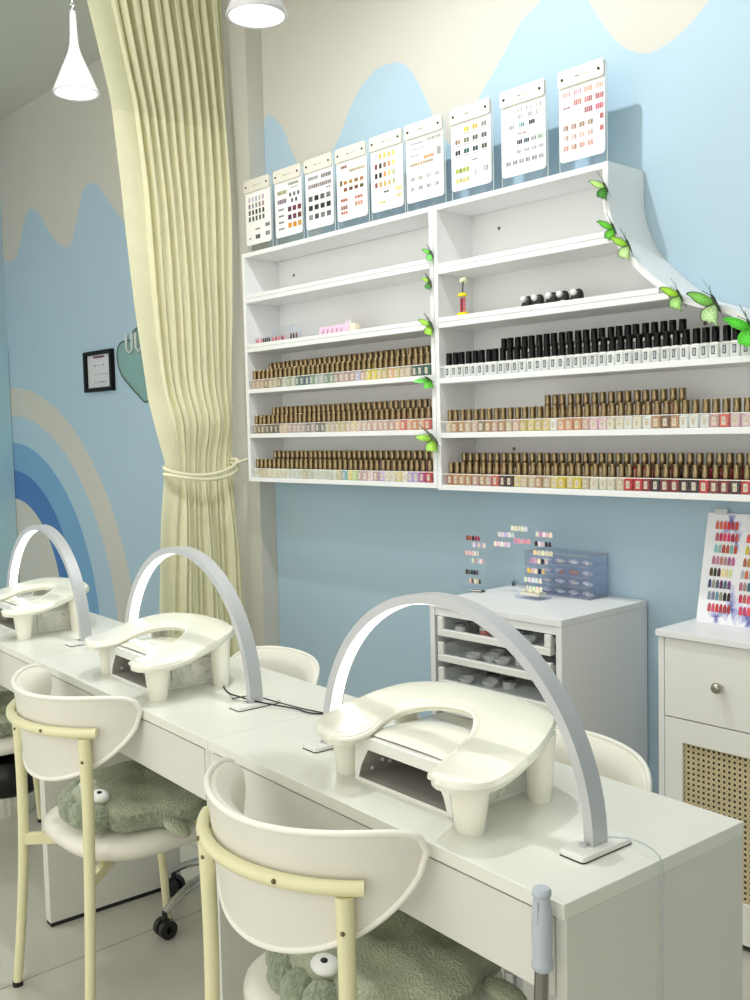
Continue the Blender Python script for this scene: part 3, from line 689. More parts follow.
# ------------------------------------------------------------------ pictures on the far blue wall
t = thing('picture_frame', 'black framed notice with lines of small text on the blue wall', 'picture', (-5.193, WY-.001, 1.766))
b = MB(); w, h = .168, .113
for x0, x1, z0, z1 in ((-w, w, h-.022, h), (-w, w, -h, -h+.022), (-w, -w+.028, -h+.022, h-.022), (w-.028, w, -h+.022, h-.022)): b.box(x0, x1, -.022, 0, z0, z1)
b.build('frame', 'frame_black', t, bevel=.002)
b = MB(); b.box(-w+.028, w-.028, -.006, -.001, -h+.022, h-.022, col=(206,208,210))
for x0, x1, z, hh, c in ((-.07,.06,.073,.012,(120,70,80)),(-.07,-.04,.030,.006,(110,120,120)),(-.015,.0,.030,.006,(120,130,130)),(.03,.06,.030,.006,(120,130,130)),(-.08,-.02,-.018,.003,(140,150,146)),(0,.10,-.018,.003,(110,120,130)),(-.07,-.04,-.062,.004,(150,140,110)),(-.02,.07,-.062,.004,(100,104,110))):
    b.box(x0, x1, -.0064, -.006, z, z+hh, col=c)
b.build('notice_sheet', 'printed', t)
hx = -4.62
t = thing('wall_sign', 'clear green acrylic heart-shaped sign with a blue butterfly, half behind the curtain', 'sign', (hx, WY-.001, 1.77))
hp = px_line([(148.5,402),(141,396),(131,385),(123,374),(119.5,362),(119,352),(121.5,344),(127,341),(132,340),(135,332),(139,328),(144,327)])
hp = [(x-hx, z-1.77) for x, z in hp]; mx_ = max(p[0] for p in hp)+.02
hp = hp + [(.02, .215), (.10, .19), (.17, .12), (.20, .02), (.16, -.08), (.06, -.14)]
hc = [(p.x, p.y) for p in catmull([(a, c, 0) for a, c in hp], 4, True)]
b = MB(); b.prism(hc, -.012, -.008, 'y'); b.build('acrylic_plate', 'acrylic_green', t)
b = MB(); b.tube([(x, -.010, z) for x, z in hc], .0035, 6, closed=True); b.build('edge', 'wing_dark', t, smooth=60)
b = MB()
for sgn, kk in ((-1, 1), (1, 1)):
    for up in (True, False):
        o_ = [Vector((q.x*1.7*sgn-.005, -.013, q.y*1.7-.045)) for q in catmull([(p[0], p[1], 0) for p in wing_outline(up)], 3, True)]
        b.add(o_, [tuple(range(len(o_)))])
b.build('blue_butterfly', 'blue_acrylic', t, solid=.002)
b = MB()
for x0 in (-.24, -.14): 
    b.tube([(x0,-.014,.17),(x0,-.014,.09),(x0+.03,-.014,.07),(x0+.06,-.014,.09),(x0+.06,-.014,.17)], .008, 6)
b.tube([(-.03,-.014,.19),(.04,-.014,.19),(-.02,-.014,.10),(.05,-.014,.10)], .008, 6)
b.build('pale_letters', 'acrylic_edge', t, smooth=60)

# ------------------------------------------------------------------ desks
def desk(label, e0, e1, panels=(True, True)):
    c = EG((e0+e1)/2, .965, 0); t = thing('manicure_desk', label, 'desk', c, DY, 'row of white manicure desks')
    w = (e1-e0)/2 - .0008; d = .42
    b = MB(); b.box(-w, w, 0, d, DESKZ-.022, DESKZ); b.build('desk_top', 'desk_white', t, bevel=.0012)
    for s in (-1, 1):
        b = MB(); x = s*(w-.009); b.box(x-.009, x+.009, .004, d-.002, .012, DESKZ-.022); b.build('side_panel', 'desk_side', t, bevel=.001)
        b = MB(); b.box(x-.008, x+.008, .006, d-.004, 0, .0125); b.build('foot_strip', 'rubber', t)
    b = MB(); b.box(-w+.020, w-.020, .003, .021, .643, DESKZ-.026); b.build('drawer_front', 'desk_side', t, bevel=.001)
    b = MB(); b.box(-w+.020, w-.020, .024, d-.03, .650, DESKZ-.030); b.build('drawer_box', 'desk_side', t)
    b = MB(); b.box(-w+.0185, w-.0185, d-.022, d-.006, .50, DESKZ-.0225); b.build('modesty_panel', 'desk_side', t)
    return t
desk('white manicure desk at the open end, mop handle at its corner', -1.798, -.847)
desk('white manicure desk in the middle of the row, black lamp cable on it', -2.796, -1.798)
desk('white manicure desk in the far corner, next to the rainbow mural', -3.99, -2.796)

# ------------------------------------------------------------------ arch lamps
def arch_lamp(label, ec, gc, rz=0, R_=.340):
    t = thing('arch_desk_lamp', label, 'lamp', EG(ec, gc, DESKZ), DY+rz, 'arched light bars over the desks')
    N_ = 56; z0 = .010; r0 = R_-.017; H = R_-z0
    def arc(r, i): a = PI*i/N_; return (r*math.cos(a), z0+(H*(r/R_))*math.sin(a)+0)
    b = MB(); vs = []; fs = []
    hw = .0165
    for i in range(N_+1):
        xo, zo = arc(R_, i); xi, zi = arc(r0, i)
        vs += [(xo, -hw, zo), (xo, hw, zo), (xi, hw, zi), (xi, -hw, zi)]
    for i in range(N_):
        for k in range(4): fs.append((i*4+k, (i+1)*4+k, (i+1)*4+(k+1) % 4, i*4+(k+1) % 4))
    fs += [(0, 1, 2, 3), (N_*4+3, N_*4+2, N_*4+1, N_*4)]
    b.add(vs, fs); b.build('arch', 'brushed', t, smooth=30)
    b = MB(); vs = []; fs = []
    for i in range(2, N_-1):
        xo, zo = arc(r0-.0012, i); vs += [(xo, -.0125, zo), (xo, .0125, zo)]
    for i in range(N_-4): fs.append((2*i, 2*i+1, 2*i+3, 2*i+2))
    b.add(vs, fs); b.build('light_strip', 'led', t, smooth=60, recalc=False)
    for s in (-1, 1):
        x = s*(R_-.0085); b = MB(); b.prism([(p[0]*.42+x, p[1]) for p in rsq(.056, .010)], .0015, .0095); b.build('base_plate', 'white_gloss', t, bevel=.001)
        b = MB(); b.prism([(p[0]*.42+x, p[1]) for p in rsq(.0565, .010)], 0, .0018); b.build('base_pad', 'rubber', t)
        b = MB(); b.lathe([(.006,.0095),(.006,.014),(.003,.015)], (x-s*.004, -.024, 0), 12); b.build('clamp_screw', 'chrome', t, smooth=40)
    return t
arch_lamp('arched white light bar with silver side on the open-end desk', -1.264, 1.133)
arch_lamp('arched white light bar over the hand rest on the middle desk', -2.280, 1.172)
arch_lamp('arched white light bar before the rainbow mural on the corner desk', -3.235, 1.160)

# ------------------------------------------------------------------ hand rests with a curing lamp underneath
def hand_rest(label, ec, gc, rz=0):
    t = thing('hand_rest', label, 'hand rest', EG(ec, gc, DESKZ), DY+rz, 'white hand rests on the desks')
    oR = [(.176,-.022),(.207,-.017),(.236,.012),(.240,.05),(.232,.11),(.217,.175),(.182,.243),(.14,.275),(.09,.289),(.045,.300),(0,.303)]
    iR = [(.172,-.022),(.143,-.006),(.119,.045),(.104,.09),(.090,.135),(.062,.175),(.03,.200),(0,.206)]
    oL = [(-.120,-.008),(-.150,-.002),(-.190,.015),(-.214,.048),(-.224,.098),(-.215,.168),(-.185,.235),(-.145,.272),(-.09,.298),(-.045,.303),(0,.303)]
    iL = [(-.116,-.008),(-.084,.010),(-.083,.052),(-.098,.092),(-.104,.138),(-.080,.178),(-.040,.200),(0,.206)]
    def resample(P, n):
        Q = catmull([(a, c, 0) for a, c in P], 8); L_ = [0]
        for a, c in zip(Q, Q[1:]): L_.append(L_[-1]+(c-a).length)
        out = []
        for k in range(n+1):
            d = L_[-1]*(k/n)**1.35; j = 0
            while j < len(Q)-2 and L_[j+1] < d: j += 1
            f_ = (d-L_[j])/max(1e-9, L_[j+1]-L_[j]); out.append(Q[j].lerp(Q[j+1], max(0, min(1, f_))))
        return out
    K = 26
    O = resample(oL, K) + resample(oR, K)[-2::-1]; I = resample(iL, K) + resample(iR, K)[-2::-1]
    def ztop(y): return .099 + .040*smoothstep(.02, .27, y)
    vs = []; M_ = 9; n = len(O); TK = .021
    ring = []
    for k in range(M_):        # rounded upper cross-section from inner to outer edge
        a = PI*k/(M_-1); ring.append((.5-.5*math.copysign(abs(math.cos(a))**.7, math.cos(a)), math.sin(a)**.45 if math.sin(a) > 0 else 0))
    for i in range(n):
        p, q = I[i], O[i]
        ef = (1-(1-min(1, min(i, n-1-i)/5))**2)**.5
        for f_, h_ in ring:
            pt = p.lerp(q, f_); vs.append((pt.x, pt.y, ztop(pt.y)-TK*.66+TK*.66*h_*ef))
        for f_ in (1, .5, 0):
            pt = p.lerp(q, min(.985, max(.015, f_))); vs.append((pt.x, pt.y, ztop(pt.y)-TK))
    W_ = M_+3; fs = [(i*W_+k, (i+1)*W_+k, (i+1)*W_+(k+1) % W_, i*W_+(k+1) % W_) for i in range(n-1) for k in range(W_)]
    fs += [tuple(range(W_)), tuple((n-1)*W_+k for k in range(W_-1, -1, -1))]
    b = MB(); b.add(vs, fs); b.build('arm_pad', 'pad_leather', t, smooth=50)
    for k0, k1 in ((0, 12), (n-13, n-1)):       # glossy hard caps over the two elbow tips
        vs = []
        for i in range(k0, k1+1):
            p, q = I[i], O[i]; mid_ = p.lerp(q, .5); d_ = (q-p).normalized()
            ef = (1-(1-min(1, min(i, n-1-i)/5))**2)**.5
            for f_, h_ in ring: pt = p.lerp(q, f_)+d_*(.0012*(2*f_-1)); vs.append((pt.x, pt.y-(.0012 if i in (0, n-1) else 0), ztop(pt.y)-TK*.66+TK*.66*h_*ef+.0012))
        m_ = k1-k0; fs = [(i*M_+k, (i+1)*M_+k, (i+1)*M_+k+1, i*M_+k+1) for i in range(m_) for k in range(M_-1)]
        e_ = 0 if k0 == 0 else m_; lo = len(vs); c_ = vs[e_*M_:(e_+1)*M_]; vs += [(x, y, z-.012) for x, y, z in (c_[0], c_[-1])]
        b = MB(); b.add(vs, fs); b.build('elbow_cap', 'cream_plastic', t, smooth=50)
    # raised piping along the inner curve
    pi_ = [(p.x*1.0, p.y-.001, ztop(p.y)-.010) for p in I[4:-4]]
    b = MB(); b.tube(pi_, .0048, 8); b.build('pad_rim', 'cream_plastic', t, smooth=80)
    for x, y, s in ((-.160, .064, 1), (.180, .040, 1.12), (-.168, .215, .95), (.168, .215, .95)):
        zt = ztop(y)-TK+.004
        b = MB(); b.lathe([(.022*s, 0), (.0235*s, .004), (.031*s, zt-.02), (.033*s, zt)], (x, y, 0), 28, sy=.82, cap=True); b.build('leg', 'cream_plastic', t, smooth=50)
    # curing lamp box
    X0, X1, Y0, Y1, Z1 = -.124, .128, .052, .262, .083
    bx = thing('curing_lamp_box', None, None); bx.parent = t
    b = MB()
    fr = [(X0, 0), (X1, 0), (X1-.004, Z1-.012), (X1-.014, Z1), (X0+.014, Z1), (X0+.004, Z1-.012)]
    op = [(X0+.012, .0075), (X1-.012, .0075), (X1-.020, .030), (X1-.040, .062), (X0+.040, .062), (X0+.020, .030)]
    n = 6; vs = [(x, Y0, z) for x, z in fr] + [(x, Y0, z) for x, z in op] + [(x, Y1, z) for x, z in fr] + [(x, Y0+.16, z) for x, z in op]
    fs = [(i, (i+1) % n, n+(i+1) % n, n+i) for i in range(n)] + [(i, 2*n+i, 2*n+(i+1) % n, (i+1) % n) for i in range(n)] + [tuple(2*n+i for i in range(n))]
    b.add(vs, fs, 0); b.add([vs[i] for i in list(range(n, 2*n))+list(range(3*n, 4*n))], [(i, (i+1) % n, n+(i+1) % n, n+i) for i in range(n)] + [tuple(range(n, 2*n))], 1)
    hb = b.build('housing', ['white_gloss', 'silver_inside'], bx, bevel=.0012)
    b = MB(); b.grid(lambda u, v: (X0+.012+(X1-X0-.024)*u, Y0+.012+(Y1-Y0-.03)*v, Z1+.001+.013*math.sin(PI*u)**.7*math.sin(PI*min(1, v*1.15+.02))**.6 if 0 < u < 1 else Z1), 20, 14)
    b.build('domed_cover', 'cream_plastic', bx, smooth=60)
    b = MB(); b.box(X1+.0002, X1+.002, Y0+.05, Y1-.002, .008, Z1-.016); b.build('side_panel', 'floral_film', bx)
    for k, (yy, zz) in enumerate(((.075,.020),(.095,.032),(.085,.048),(.105,.050),(.115,.024))):
        b = MB(); b.lathe([(.0034, 0), (.0034, .0015)], (X0+.016+(zz-.0075)*.42, yy, zz), 10, axis='x'); b.build('light_bead', 'pearl', bx)
    b = MB(); b.lathe([(.003, 0), (.003, .002)], (X0-.0015, .07, .045), 8, axis='x'); b.build('indicator', 'rubber', bx)
    return t
hand_rest('white two-armed hand rest with curing lamp on the open-end desk', -1.285, 1.000, math.radians(1))
hand_rest('white two-armed hand rest with curing lamp on the middle desk', -2.335, .992)
hand_rest('white two-armed hand rest on the corner desk, partly outside the picture', -3.290, 1.005)

def cable(label, pts, r, m, name='cable'):
    o = MB(); P = catmull(pts, 8); o.tube(P, r, 7); return tag(o.build(name, m, smooth=80), label, 'cable')
d = DESKZ+.0022
cable('black power cable lying across the middle desk to the next one', [EG(-2.205,1.245,d+.002),EG(-2.150,1.205,d),EG(-2.08,1.18,d),EG(-1.99,1.16,DESKZ+.0135),EG(-1.945,1.165,DESKZ+.0135),EG(-1.90,1.19,d+.006),EG(-1.85,1.215,d+.003),EG(-1.80,1.225,d+.001),EG(-1.76,1.26,d+.001)], .0019, 'rubber')
cable('second thin black cable crossing the base of the middle lamp', [EG(-2.03,1.158,d),EG(-1.985,1.185,DESKZ+.0135),EG(-1.94,1.195,DESKZ+.0135),EG(-1.905,1.215,d+.004),EG(-1.84,1.235,d),EG(-1.78,1.250,d)], .0014, 'rubber')
cable('clear power cable running from the open-end lamp over the desk edge', [EG(-.925,1.150,DESKZ+.016),EG(-.895,1.165,DESKZ+.018),EG(-.860,1.170,DESKZ+.012),EG(-.843,1.168,DESKZ-.004),EG(-.840,1.165,DESKZ-.06),EG(-.838,1.16,.55),EG(-.839,1.158,.25),EG(-.839,1.16,.02)], .0015, 'clear_cable')

# ------------------------------------------------------------------ chairs
def back_grid(a, bb, H, zc, phm, off, ysh=-.02, rise=.068):
    def fn(u, v):
        ph = (u*2-1); A = ph*phm
        e = max(0, 1-abs(ph)**2.15)**.5
        vv = v*2-1
        z = zc + rise*ph*ph + H*e*vv
        flare = 1+.04*vv*e
        return ((a-off)*flare*math.sin(A), ysh-(bb-off)*flare*math.cos(A), z)
    return fn
def make_back(t, a=.262, bb=.235, H=.099, zc=.705, phm=1.245, th=.046, shell='vinyl_dull', ysh=-.02, rise=.068):
    """wrap-around back cushion: flat outer shell, padded inner face, welted rim"""
    fo = back_grid(a, bb, H, zc, phm, 0, ysh, rise)
    NU, NV = 56, 14
    def fi(u, v):
        x0, y0, z0 = fo(u, v); ph = u*2-1; vv = v*2-1
        pad = th*(.35+.65*(max(0, 1-abs(vv)**3.2)**.5))*(.25+.75*max(0, 1-abs(ph)**5)**.5)
        A = ph*phm; return (x0-pad*math.sin(A), y0+pad*math.cos(A), z0)
    b = MB(); b.grid(fo, NU, NV, 0); b.build('back_shell', shell, t, smooth=180, recalc=False)
    b = MB(); b.grid(fi, NU, NV, 0)
    rim = [(i/NU, 1) for i in range(NU+1)] + [(1-i/NU, 0) for i in range(1, NU)]
    n = len(rim); vs = [fo(*q) for q in rim] + [fi(*q) for q in rim]
    b.add(vs, [(i, (i+1) % n, n+(i+1) % n, n+i) for i in range(n)]); b.build('back_cushion', 'vinyl', t, smooth=60, recalc=False)
    pts = []
    for u, v in rim:
        p = Vector(fo(u, v)); q = Vector(fi(u, v)); pts.append(p.lerp(q, .12)+Vector((0, 0, .002 if v > .5 else -.002)))
    b = MB(); b.tube([p for k, p in enumerate(pts) if k == 0 or (p-pts[k-1]).length > .002], .0058, 8, closed=True); b.build('piping', 'piping', t, smooth=80)
def make_chair(label, loc, rz):
    t = thing('dining_chair', label, 'chair', loc, rz, 'round-backed chairs on the customer side')
    make_back(t)
    # seat: domed round-square cushion
    b = MB(); prof = [(.0, .401), (.170, .401), (.200, .408), (.213, .424), (.210, .442), (.192, .455), (.13, .462), (.0, .464)]
    vs = []; fs = []; S_ = 44
    for r, z in prof:
        for i in range(S_):
            a = 2*PI*i/S_; q = (abs(math.cos(a))**2.8+abs(math.sin(a))**2.8)**(-1/2.8); q = .35+.65*q if False else q*.94+.06
            vs.append((r*q*math.cos(a), .012+r*q*math.sin(a)*.98, z))
    for k in range(len(prof)-1):
        for i in range(S_): j = (i+1) % S_; fs.append((k*S_+i, k*S_+j, (k+1)*S_+j, (k+1)*S_+i))
    b.add(vs, fs); b.build('seat', 'vinyl', t, smooth=70, weld=True)
    for s in (-1, 1):
        P = catmull([(s*.200, -.232, .008), (s*.190, -.216, .20), (s*.184, -.206, .38), (s*.185, -.202, .55), (s*.187, -.205, .724)], 6)
        b = MB(); b.tube(P, [.0115+.003*(k/len(P)) for k in range(len(P))], 14); lg = b.build('leg', 'yellow_metal', t, smooth=60)
        b = MB(); b.lathe([(.0130, 0), (.0130, .012)], (s*.2002, -.2323, 0), 14); b.build('foot_cap', 'rubber', lg)
        b = MB(); b.ball((s*.187+.006, -.215, .672), .0042, 8, 6); b.build('screw', 'screw', lg)
        P = catmull([(s*.215, .216, .008), (s*.200, .196, .20), (s*.180, .170, .400)], 6)
        b = MB(); b.tube(P, .0115, 14); lg = b.build('leg', 'yellow_metal', t, smooth=60)
        b = MB(); b.lathe([(.0130, 0), (.0130, .012)], (s*.215, .216, 0), 14); b.build('foot_cap', 'rubber', lg)
    # seat frame: flat arms from the legs to the middle
    b = MB()
    for sx_ in (-1, 1):
        for y0 in (-.204, .168):
            c0 = Vector((sx_*.180, y0, .385)); c1 = Vector((sx_*.02, y0*.1, .385)); d_ = (c1-c0).normalized(); n_ = Vector((-d_.y, d_.x, 0))*.009; u_ = Vector((0, 0, .014))
            vs = [c0-n_-u_, c1-n_-u_, c1+n_-u_, c0+n_-u_, c0-n_+u_, c1-n_+u_, c1+n_+u_, c0+n_+u_]
            b.add(vs, [(0,3,2,1),(4,5,6,7),(0,1,5,4),(1,2,6,5),(2,3,7,6),(3,0,4,7)])
    b.box(-.06, .06, -.05, .05, .372, .400); b.build('seat_frame', 'yellow_metal', t, bevel=.002)
    # curved back rail
    P = []
    for k in range(33):
        A = math.radians(-49+98*k/32); P.append((.277*math.sin(A), -.020-.252*math.cos(A), .735))
    b = MB(); b.tube(P, .0118, 14); rl = b.build('back_rail', 'yellow_metal', t, smooth=60)
    for A in (-38, -24, 20):
        A = math.radians(A); b = MB(); b.ball((.290*math.sin(A), -.020-.2635*math.cos(A), .737), .0042, 8, 6); b.build('screw', 'screw', rl)
    return t
def chair_at(label, e, g, rz): return make_chair(label, EG(e, g, 0), rz)
ch1 = chair_at('white round-backed chair with yellow metal legs, pulled to the open-end desk', -1.350, 1.024, 0)
ch2 = copy_tree(ch1, 'white round-backed chair with yellow metal legs in front of the middle desk', EG(-2.352, 1.038, 0), 0)
ch3 = copy_tree(ch1, 'white round-backed chair at the corner desk, only its seat edge in view', EG(-3.36, 1.034, 0), 0)

# plush cushions on the seats
def cushion(label, base, rz=0):
    t = thing('plush_cushion', label, 'cushion', base, rz, 'green plush animal cushions on the chairs')
    def lobes(a): return .188*(1+.075*math.cos(7*a+.4)) * (1+.05*math.cos(2*a))
    def top(u, v):
        a = 2*PI*u; r = lobes(a)*min(1, v); q = min(1, v)
        h = .030*(1-q**5)**.5 if q < 1 else 0
        x, y = r*math.cos(a), r*math.sin(a)
        dim = sum(-.016*math.exp(-((x-px_)**2+(y-py_)**2)/.0011) for px_, py_ in ((0,0),(.085,.07),(-.085,.07),(.085,-.07),(-.085,-.07)))
        crease = -.006*abs(math.cos(3.5*a+.2))**8*q
        return (x, y, .046+h*1.0+dim*1.3+crease)
    b = MB(); b.grid(top, 96, 20)
    b.build('top_panel', 'plush', t, smooth=180, weld=True)
    def side(u, v):
        a = 2*PI*u; w = v; r = lobes(a)*(1+.05*math.sin(PI*w))*(1-.10*(1-w)); return (r*math.cos(a), r*math.sin(a), .002+.046*w)
    b = MB(); b.grid(side, 96, 6); b.add([side(i/96, 0) for i in range(96)], [tuple(range(95, -1, -1))]); b.build('curly_edge', 'plush_dark', t, smooth=180, weld=True)
    # head with two raised eyes at the back
    b = MB(); b.ball((-.010, -.135, .056), (.085, .05, .034), 22, 14); b.build('snout', 'plush', t, smooth=180)
    b = MB()
    for (x, y) in ((-.128,-.110),(-.095,-.155),(-.045,-.182),(.010,-.190),(.062,-.180)): b.ball((x, y, .036), (.032, .032, .034), 16, 10)
    b.build('curly_mane', 'plush_dark', t, smooth=180)
    for (x, y) in ((.030, -.150), (-.055, -.125)):
        b = MB(); b.ball((x, y, .070), (.034, .028, .020), 18, 12); m_ = b.build('eye_bump', 'plush', t, smooth=180)
        b = MB(); b.ball((x+.010, y-.008, .080), (.027, .022, .015), 18, 12); b.build('eye_white', 'felt_white', m_, smooth=180)
        b = MB(); b.ball((x+.018, y-.014, .0925), (.007, .006, .0035), 12, 8); b.build('pupil', 'rubber', m_, smooth=180)
    for (x, y, a) in ((.205, -.060, .15), (.195, .090, .6), (-.205, .06, 2.9), (-.10, .205, 1.9)):
        b = MB(); b.ball((0, 0, 0), (.040, .024, .014), 18, 10); b.xf(Matrix.Translation((x, y, .014)) @ Matrix.Rotation(a, 4, 'Z') @ Matrix.Rotation(.35, 4, 'Y')); b.build('flipper', 'plush', t, smooth=180)
    return t
cu1 = cushion('green plush animal cushion with white eyes on the chair at the open-end desk', EG(-1.318, 1.045, .4645), -.1)
cu2 = copy_tree(cu1, 'green plush animal cushion with white eyes on the middle desk chair', EG(-2.322, 1.066, .4645), .12)
cu3 = copy_tree(cu1, 'green plush cushion on the corner desk chair, only its edge in view', EG(-3.33, 1.050, .4645), .3)

# swivel chairs on the technician's side
def swivel(label, e, g, rz):
    t = thing('swivel_chair', label, 'chair', EG(e, g, 0), rz, 'white swivel chairs behind the desks')
    make_back(t, a=.225, bb=.130, H=.115, zc=.616, phm=1.35, th=.045, shell='vinyl', ysh=-.12, rise=.02)
    b = MB(); b.lathe([(.15, .415), (.178, .425), (.188, .445), (.180, .468), (.13, .478), (.0, .480)], (0, -.034, 0), seg=40); b.build('seat', 'vinyl', t, smooth=60)
    b = MB(); b.box(-.02, .02, -.24, .05, .395, .412); b.tube([(0,-.225,.40),(0,-.258,.50),(0,-.262,.64)], .016, 8, flat=.5); b.build('back_bracket', 'chrome', t, smooth=40)
    b = MB(); b.lathe([(.030, .09), (.030, .17), (.020, .172), (.020, .30), (.014, .302), (.014, .41)], seg=20); b.build('gas_column', 'chrome', t, smooth=40)
    for k in range(5):
        a = 2*PI*k/5+PI/2; ca, sa = math.cos(a), math.sin(a)
        P = catmull([(.02*ca,.02*sa,.125),(.10*ca,.10*sa,.128),(.17*ca,.17*sa,.105),(.225*ca,.225*sa,.072)], 5)
        b = MB(); b.tube(P, [.021-.009*i/len(P) for i in range(len(P))], 12, flat=.7); lg = b.build('star_leg', 'chrome', t, smooth=60)
        b = MB()
        for s in (-1, 1):
            c = Vector((.225*ca - s*.014*sa*1, .225*sa + s*.014*ca, .027)); n_ = Vector((-sa, ca, 0)); ux = Vector((ca, sa, 0)); S_ = 20; vs = []
            for w in (-.009, .009):
                for r_ in (.010, .026):
                    for i in range(S_): q = 2*PI*i/S_; vs.append(c+n_*w+ux*(r_*math.cos(q))+Vector((0,0,r_*math.sin(q))))
            fs = []
            for i in range(S_):
                j = (i+1) % S_; fs += [(i, j, S_+j, S_+i), (2*S_+i, 3*S_+i, 3*S_+j, 2*S_+j), (S_+i, S_+j, 3*S_+j, 3*S_+i), (i, 2*S_+i, 2*S_+j, j)]
            b.add(vs, fs)
        b.tube([(.225*ca,.225*sa,.030),(.225*ca,.225*sa,.074)], .008, 10); b.build('caster', 'black_plastic', lg, smooth=40)
    return t
swivel('white round-backed swivel chair behind the middle desk, chrome star base', -2.525, 1.42, PI+.0)
sw = swivel('white round-backed swivel chair behind the open-end desk', -1.385, 1.42, PI+.0)

# ------------------------------------------------------------------ bin under the corner desk
p = EG(-3.81, 1.19, 0)
t = thing('waste_bin', 'ribbed pale bin with black liner under the corner desk', 'bin', (p.x, p.y, 0))
b = MB(); S_ = 60; vs = []; fs = []
for k, (r, z) in enumerate(((.105, 0), (.118, .065), (.118, .075), (.10, .078))):
    for i in range(S_): q = r*(1+.02*(i % 2)); a = 2*PI*i/S_; vs.append((q*math.cos(a), q*math.sin(a), z))
for k in range(3):
    for i in range(S_): j = (i+1) % S_; fs.append((k*S_+i, k*S_+j, (k+1)*S_+j, (k+1)*S_+i))
fs.append(tuple(range(S_-1, -1, -1))); b.add(vs, fs); b.build('ribbed_tub', 'wicker', t)
b = MB(); b.lathe([(.112, .076), (.124, .085), (.130, .14), (.125, .20), (.118, .205), (.10, .19)], seg=36, cap=False); b.build('liner', 'black_liner', t, smooth=60)

# ------------------------------------------------------------------ mop at the desk corner
p = EG(-.868, .945, 0)
t = thing('floor_mop', 'mop with pale grey plastic grip and steel pole against the desk corner', 'mop', (p.x, p.y, 0), DY)
le = -.012
b = MB(); b.tube([(-.02, -.012, .055), (0, 0, .72)], .0095, 14); b.build('steel_pole', 'steel', t, smooth=60)
b = MB(); b.lathe([(.0115, .690), (.0145, .694), (.0145, .700), (.0125, .706), (.0130, .72), (.0142, .75), (.0130, .772), (.0108, .788), (.0128, .791), (.0128, .797), (.0105, .800)], (0, 0, 0), 22); b.build('grip', 'mop_grip', t, smooth=40)
b = MB(); b.box(-.005, .005, -.0142, -.0108, .755, .785); b.build('hang_loop', 'mop_grip', t, bevel=.002)
b = MB(); b.box(-.14, .10, -.060, .036, .022, .05); b.build('mop_head', 'mop_grip', t, bevel=.008)
b = MB(); b.box(-.155, .115, -.068, .044, 0, .022); b.build('mop_pad', 'mop_fibre', t, bevel=.006)

# ------------------------------------------------------------------ drawer cabinet against the wall
CX0, CX1, CY0, CY1, CZ = -2.212, -1.698, 2.215, 2.640, .862
t = thing('drawer_cabinet', 'tall white cabinet with open-front drawers under the wall shelves', 'cabinet', ((CX0+CX1)/2, CY0, 0))
W2 = (CX1-CX0)/2; DP = CY1-CY0
b = MB(); b.box(-W2, W2, 0, DP, CZ-.020, CZ); b.build('top', 'white_board', t, bevel=.0012)
for s in (-1, 1):
    b = MB(); x = s*(W2-.010); b.box(x-.010, x+.010, .001, DP, .0, CZ-.0205); b.build('side_panel', 'white_board', t, bevel=.001)
b = MB(); b.box(-W2+.021, W2-.021, DP-.012, DP-.001, .02, CZ-.021); b.build('back_panel', 'white_board', t)
b = MB(); b.box(-W2+.021, W2-.021, .004, .024, CZ-.044, CZ-.021); b.build('top_rail', 'white_board', t)
b = MB(); b.box(-W2+.021, W2-.021, .01, DP-.014, .0, .03); b.build('plinth', 'white_board', t)
dw = W2-.036
def drawer(z):
    d = thing('drawer', None, None); d.parent = t; d.location = (0, 0, z)
    b = MB(); b.box(-dw, dw, -.004, .012, 0, .022); b.build('front_rail', 'white_gloss', d, bevel=.002)
    for s in (-1, 1): b = MB(); b.box(s*(dw-.011)-.011, s*(dw-.011)+.011, -.003, .010, .0225, .060); b.build('front_post', 'white_gloss', d, bevel=.002)
    b = MB(); b.box(-dw+.023, dw-.023, .002, .005, .0225, .058); b.build('clear_front', 'acrylic', d)
    b = MB(); b.box(-dw+.002, dw-.002, .012, .37, .002, .008); b.build('tray', 'white_board', d)
    for s in (-1, 1):
        b = MB(); b.box(s*(dw-.004)-.003, s*(dw-.004)+.003, .013, .37, .008, .05); b.build('tray_side', 'white_board', d)
        b = MB(); b.box(s*(dw+.007)-.005, s*(dw+.007)+.005, .015, .38, .012, .034); b.build('runner', 'black_plastic', d)
    return d
nd = 9
zs = [CZ-.106-.080*i for i in range(nd)]
for z in zs: drawer(z)
def lidded(label, name, cat, x, y, z, parts, group):
    q = thing(name, label, cat, (x, y, z), 0, group)
    for nm, m, prof, c, sy_ in parts:
        b = MB(); b.lathe(prof, c, 18, sy=sy_); b.build(nm, m, q, smooth=40)
    return q
cxm = (CX0+CX1)/2
jar = [('jar_body', 'white_gloss', [(.0, 0), (.019, 0), (.019, .020)], (0,0,0), 1), ('lid', 'steel', [(.0205, .0205), (.0205, .028), (.0, .029)], (0,0,0), 1)]
bowl = [('bowl', 'white_gloss', [(.012, 0), (.024, .012), (.026, .020), (.0235, .019), (.010, .005)], (0,0,0), 1), ('contents', 'silver_inside', [(.0, .006), (.019, .0115), (.0, .012)], (0,0,0), 1)]
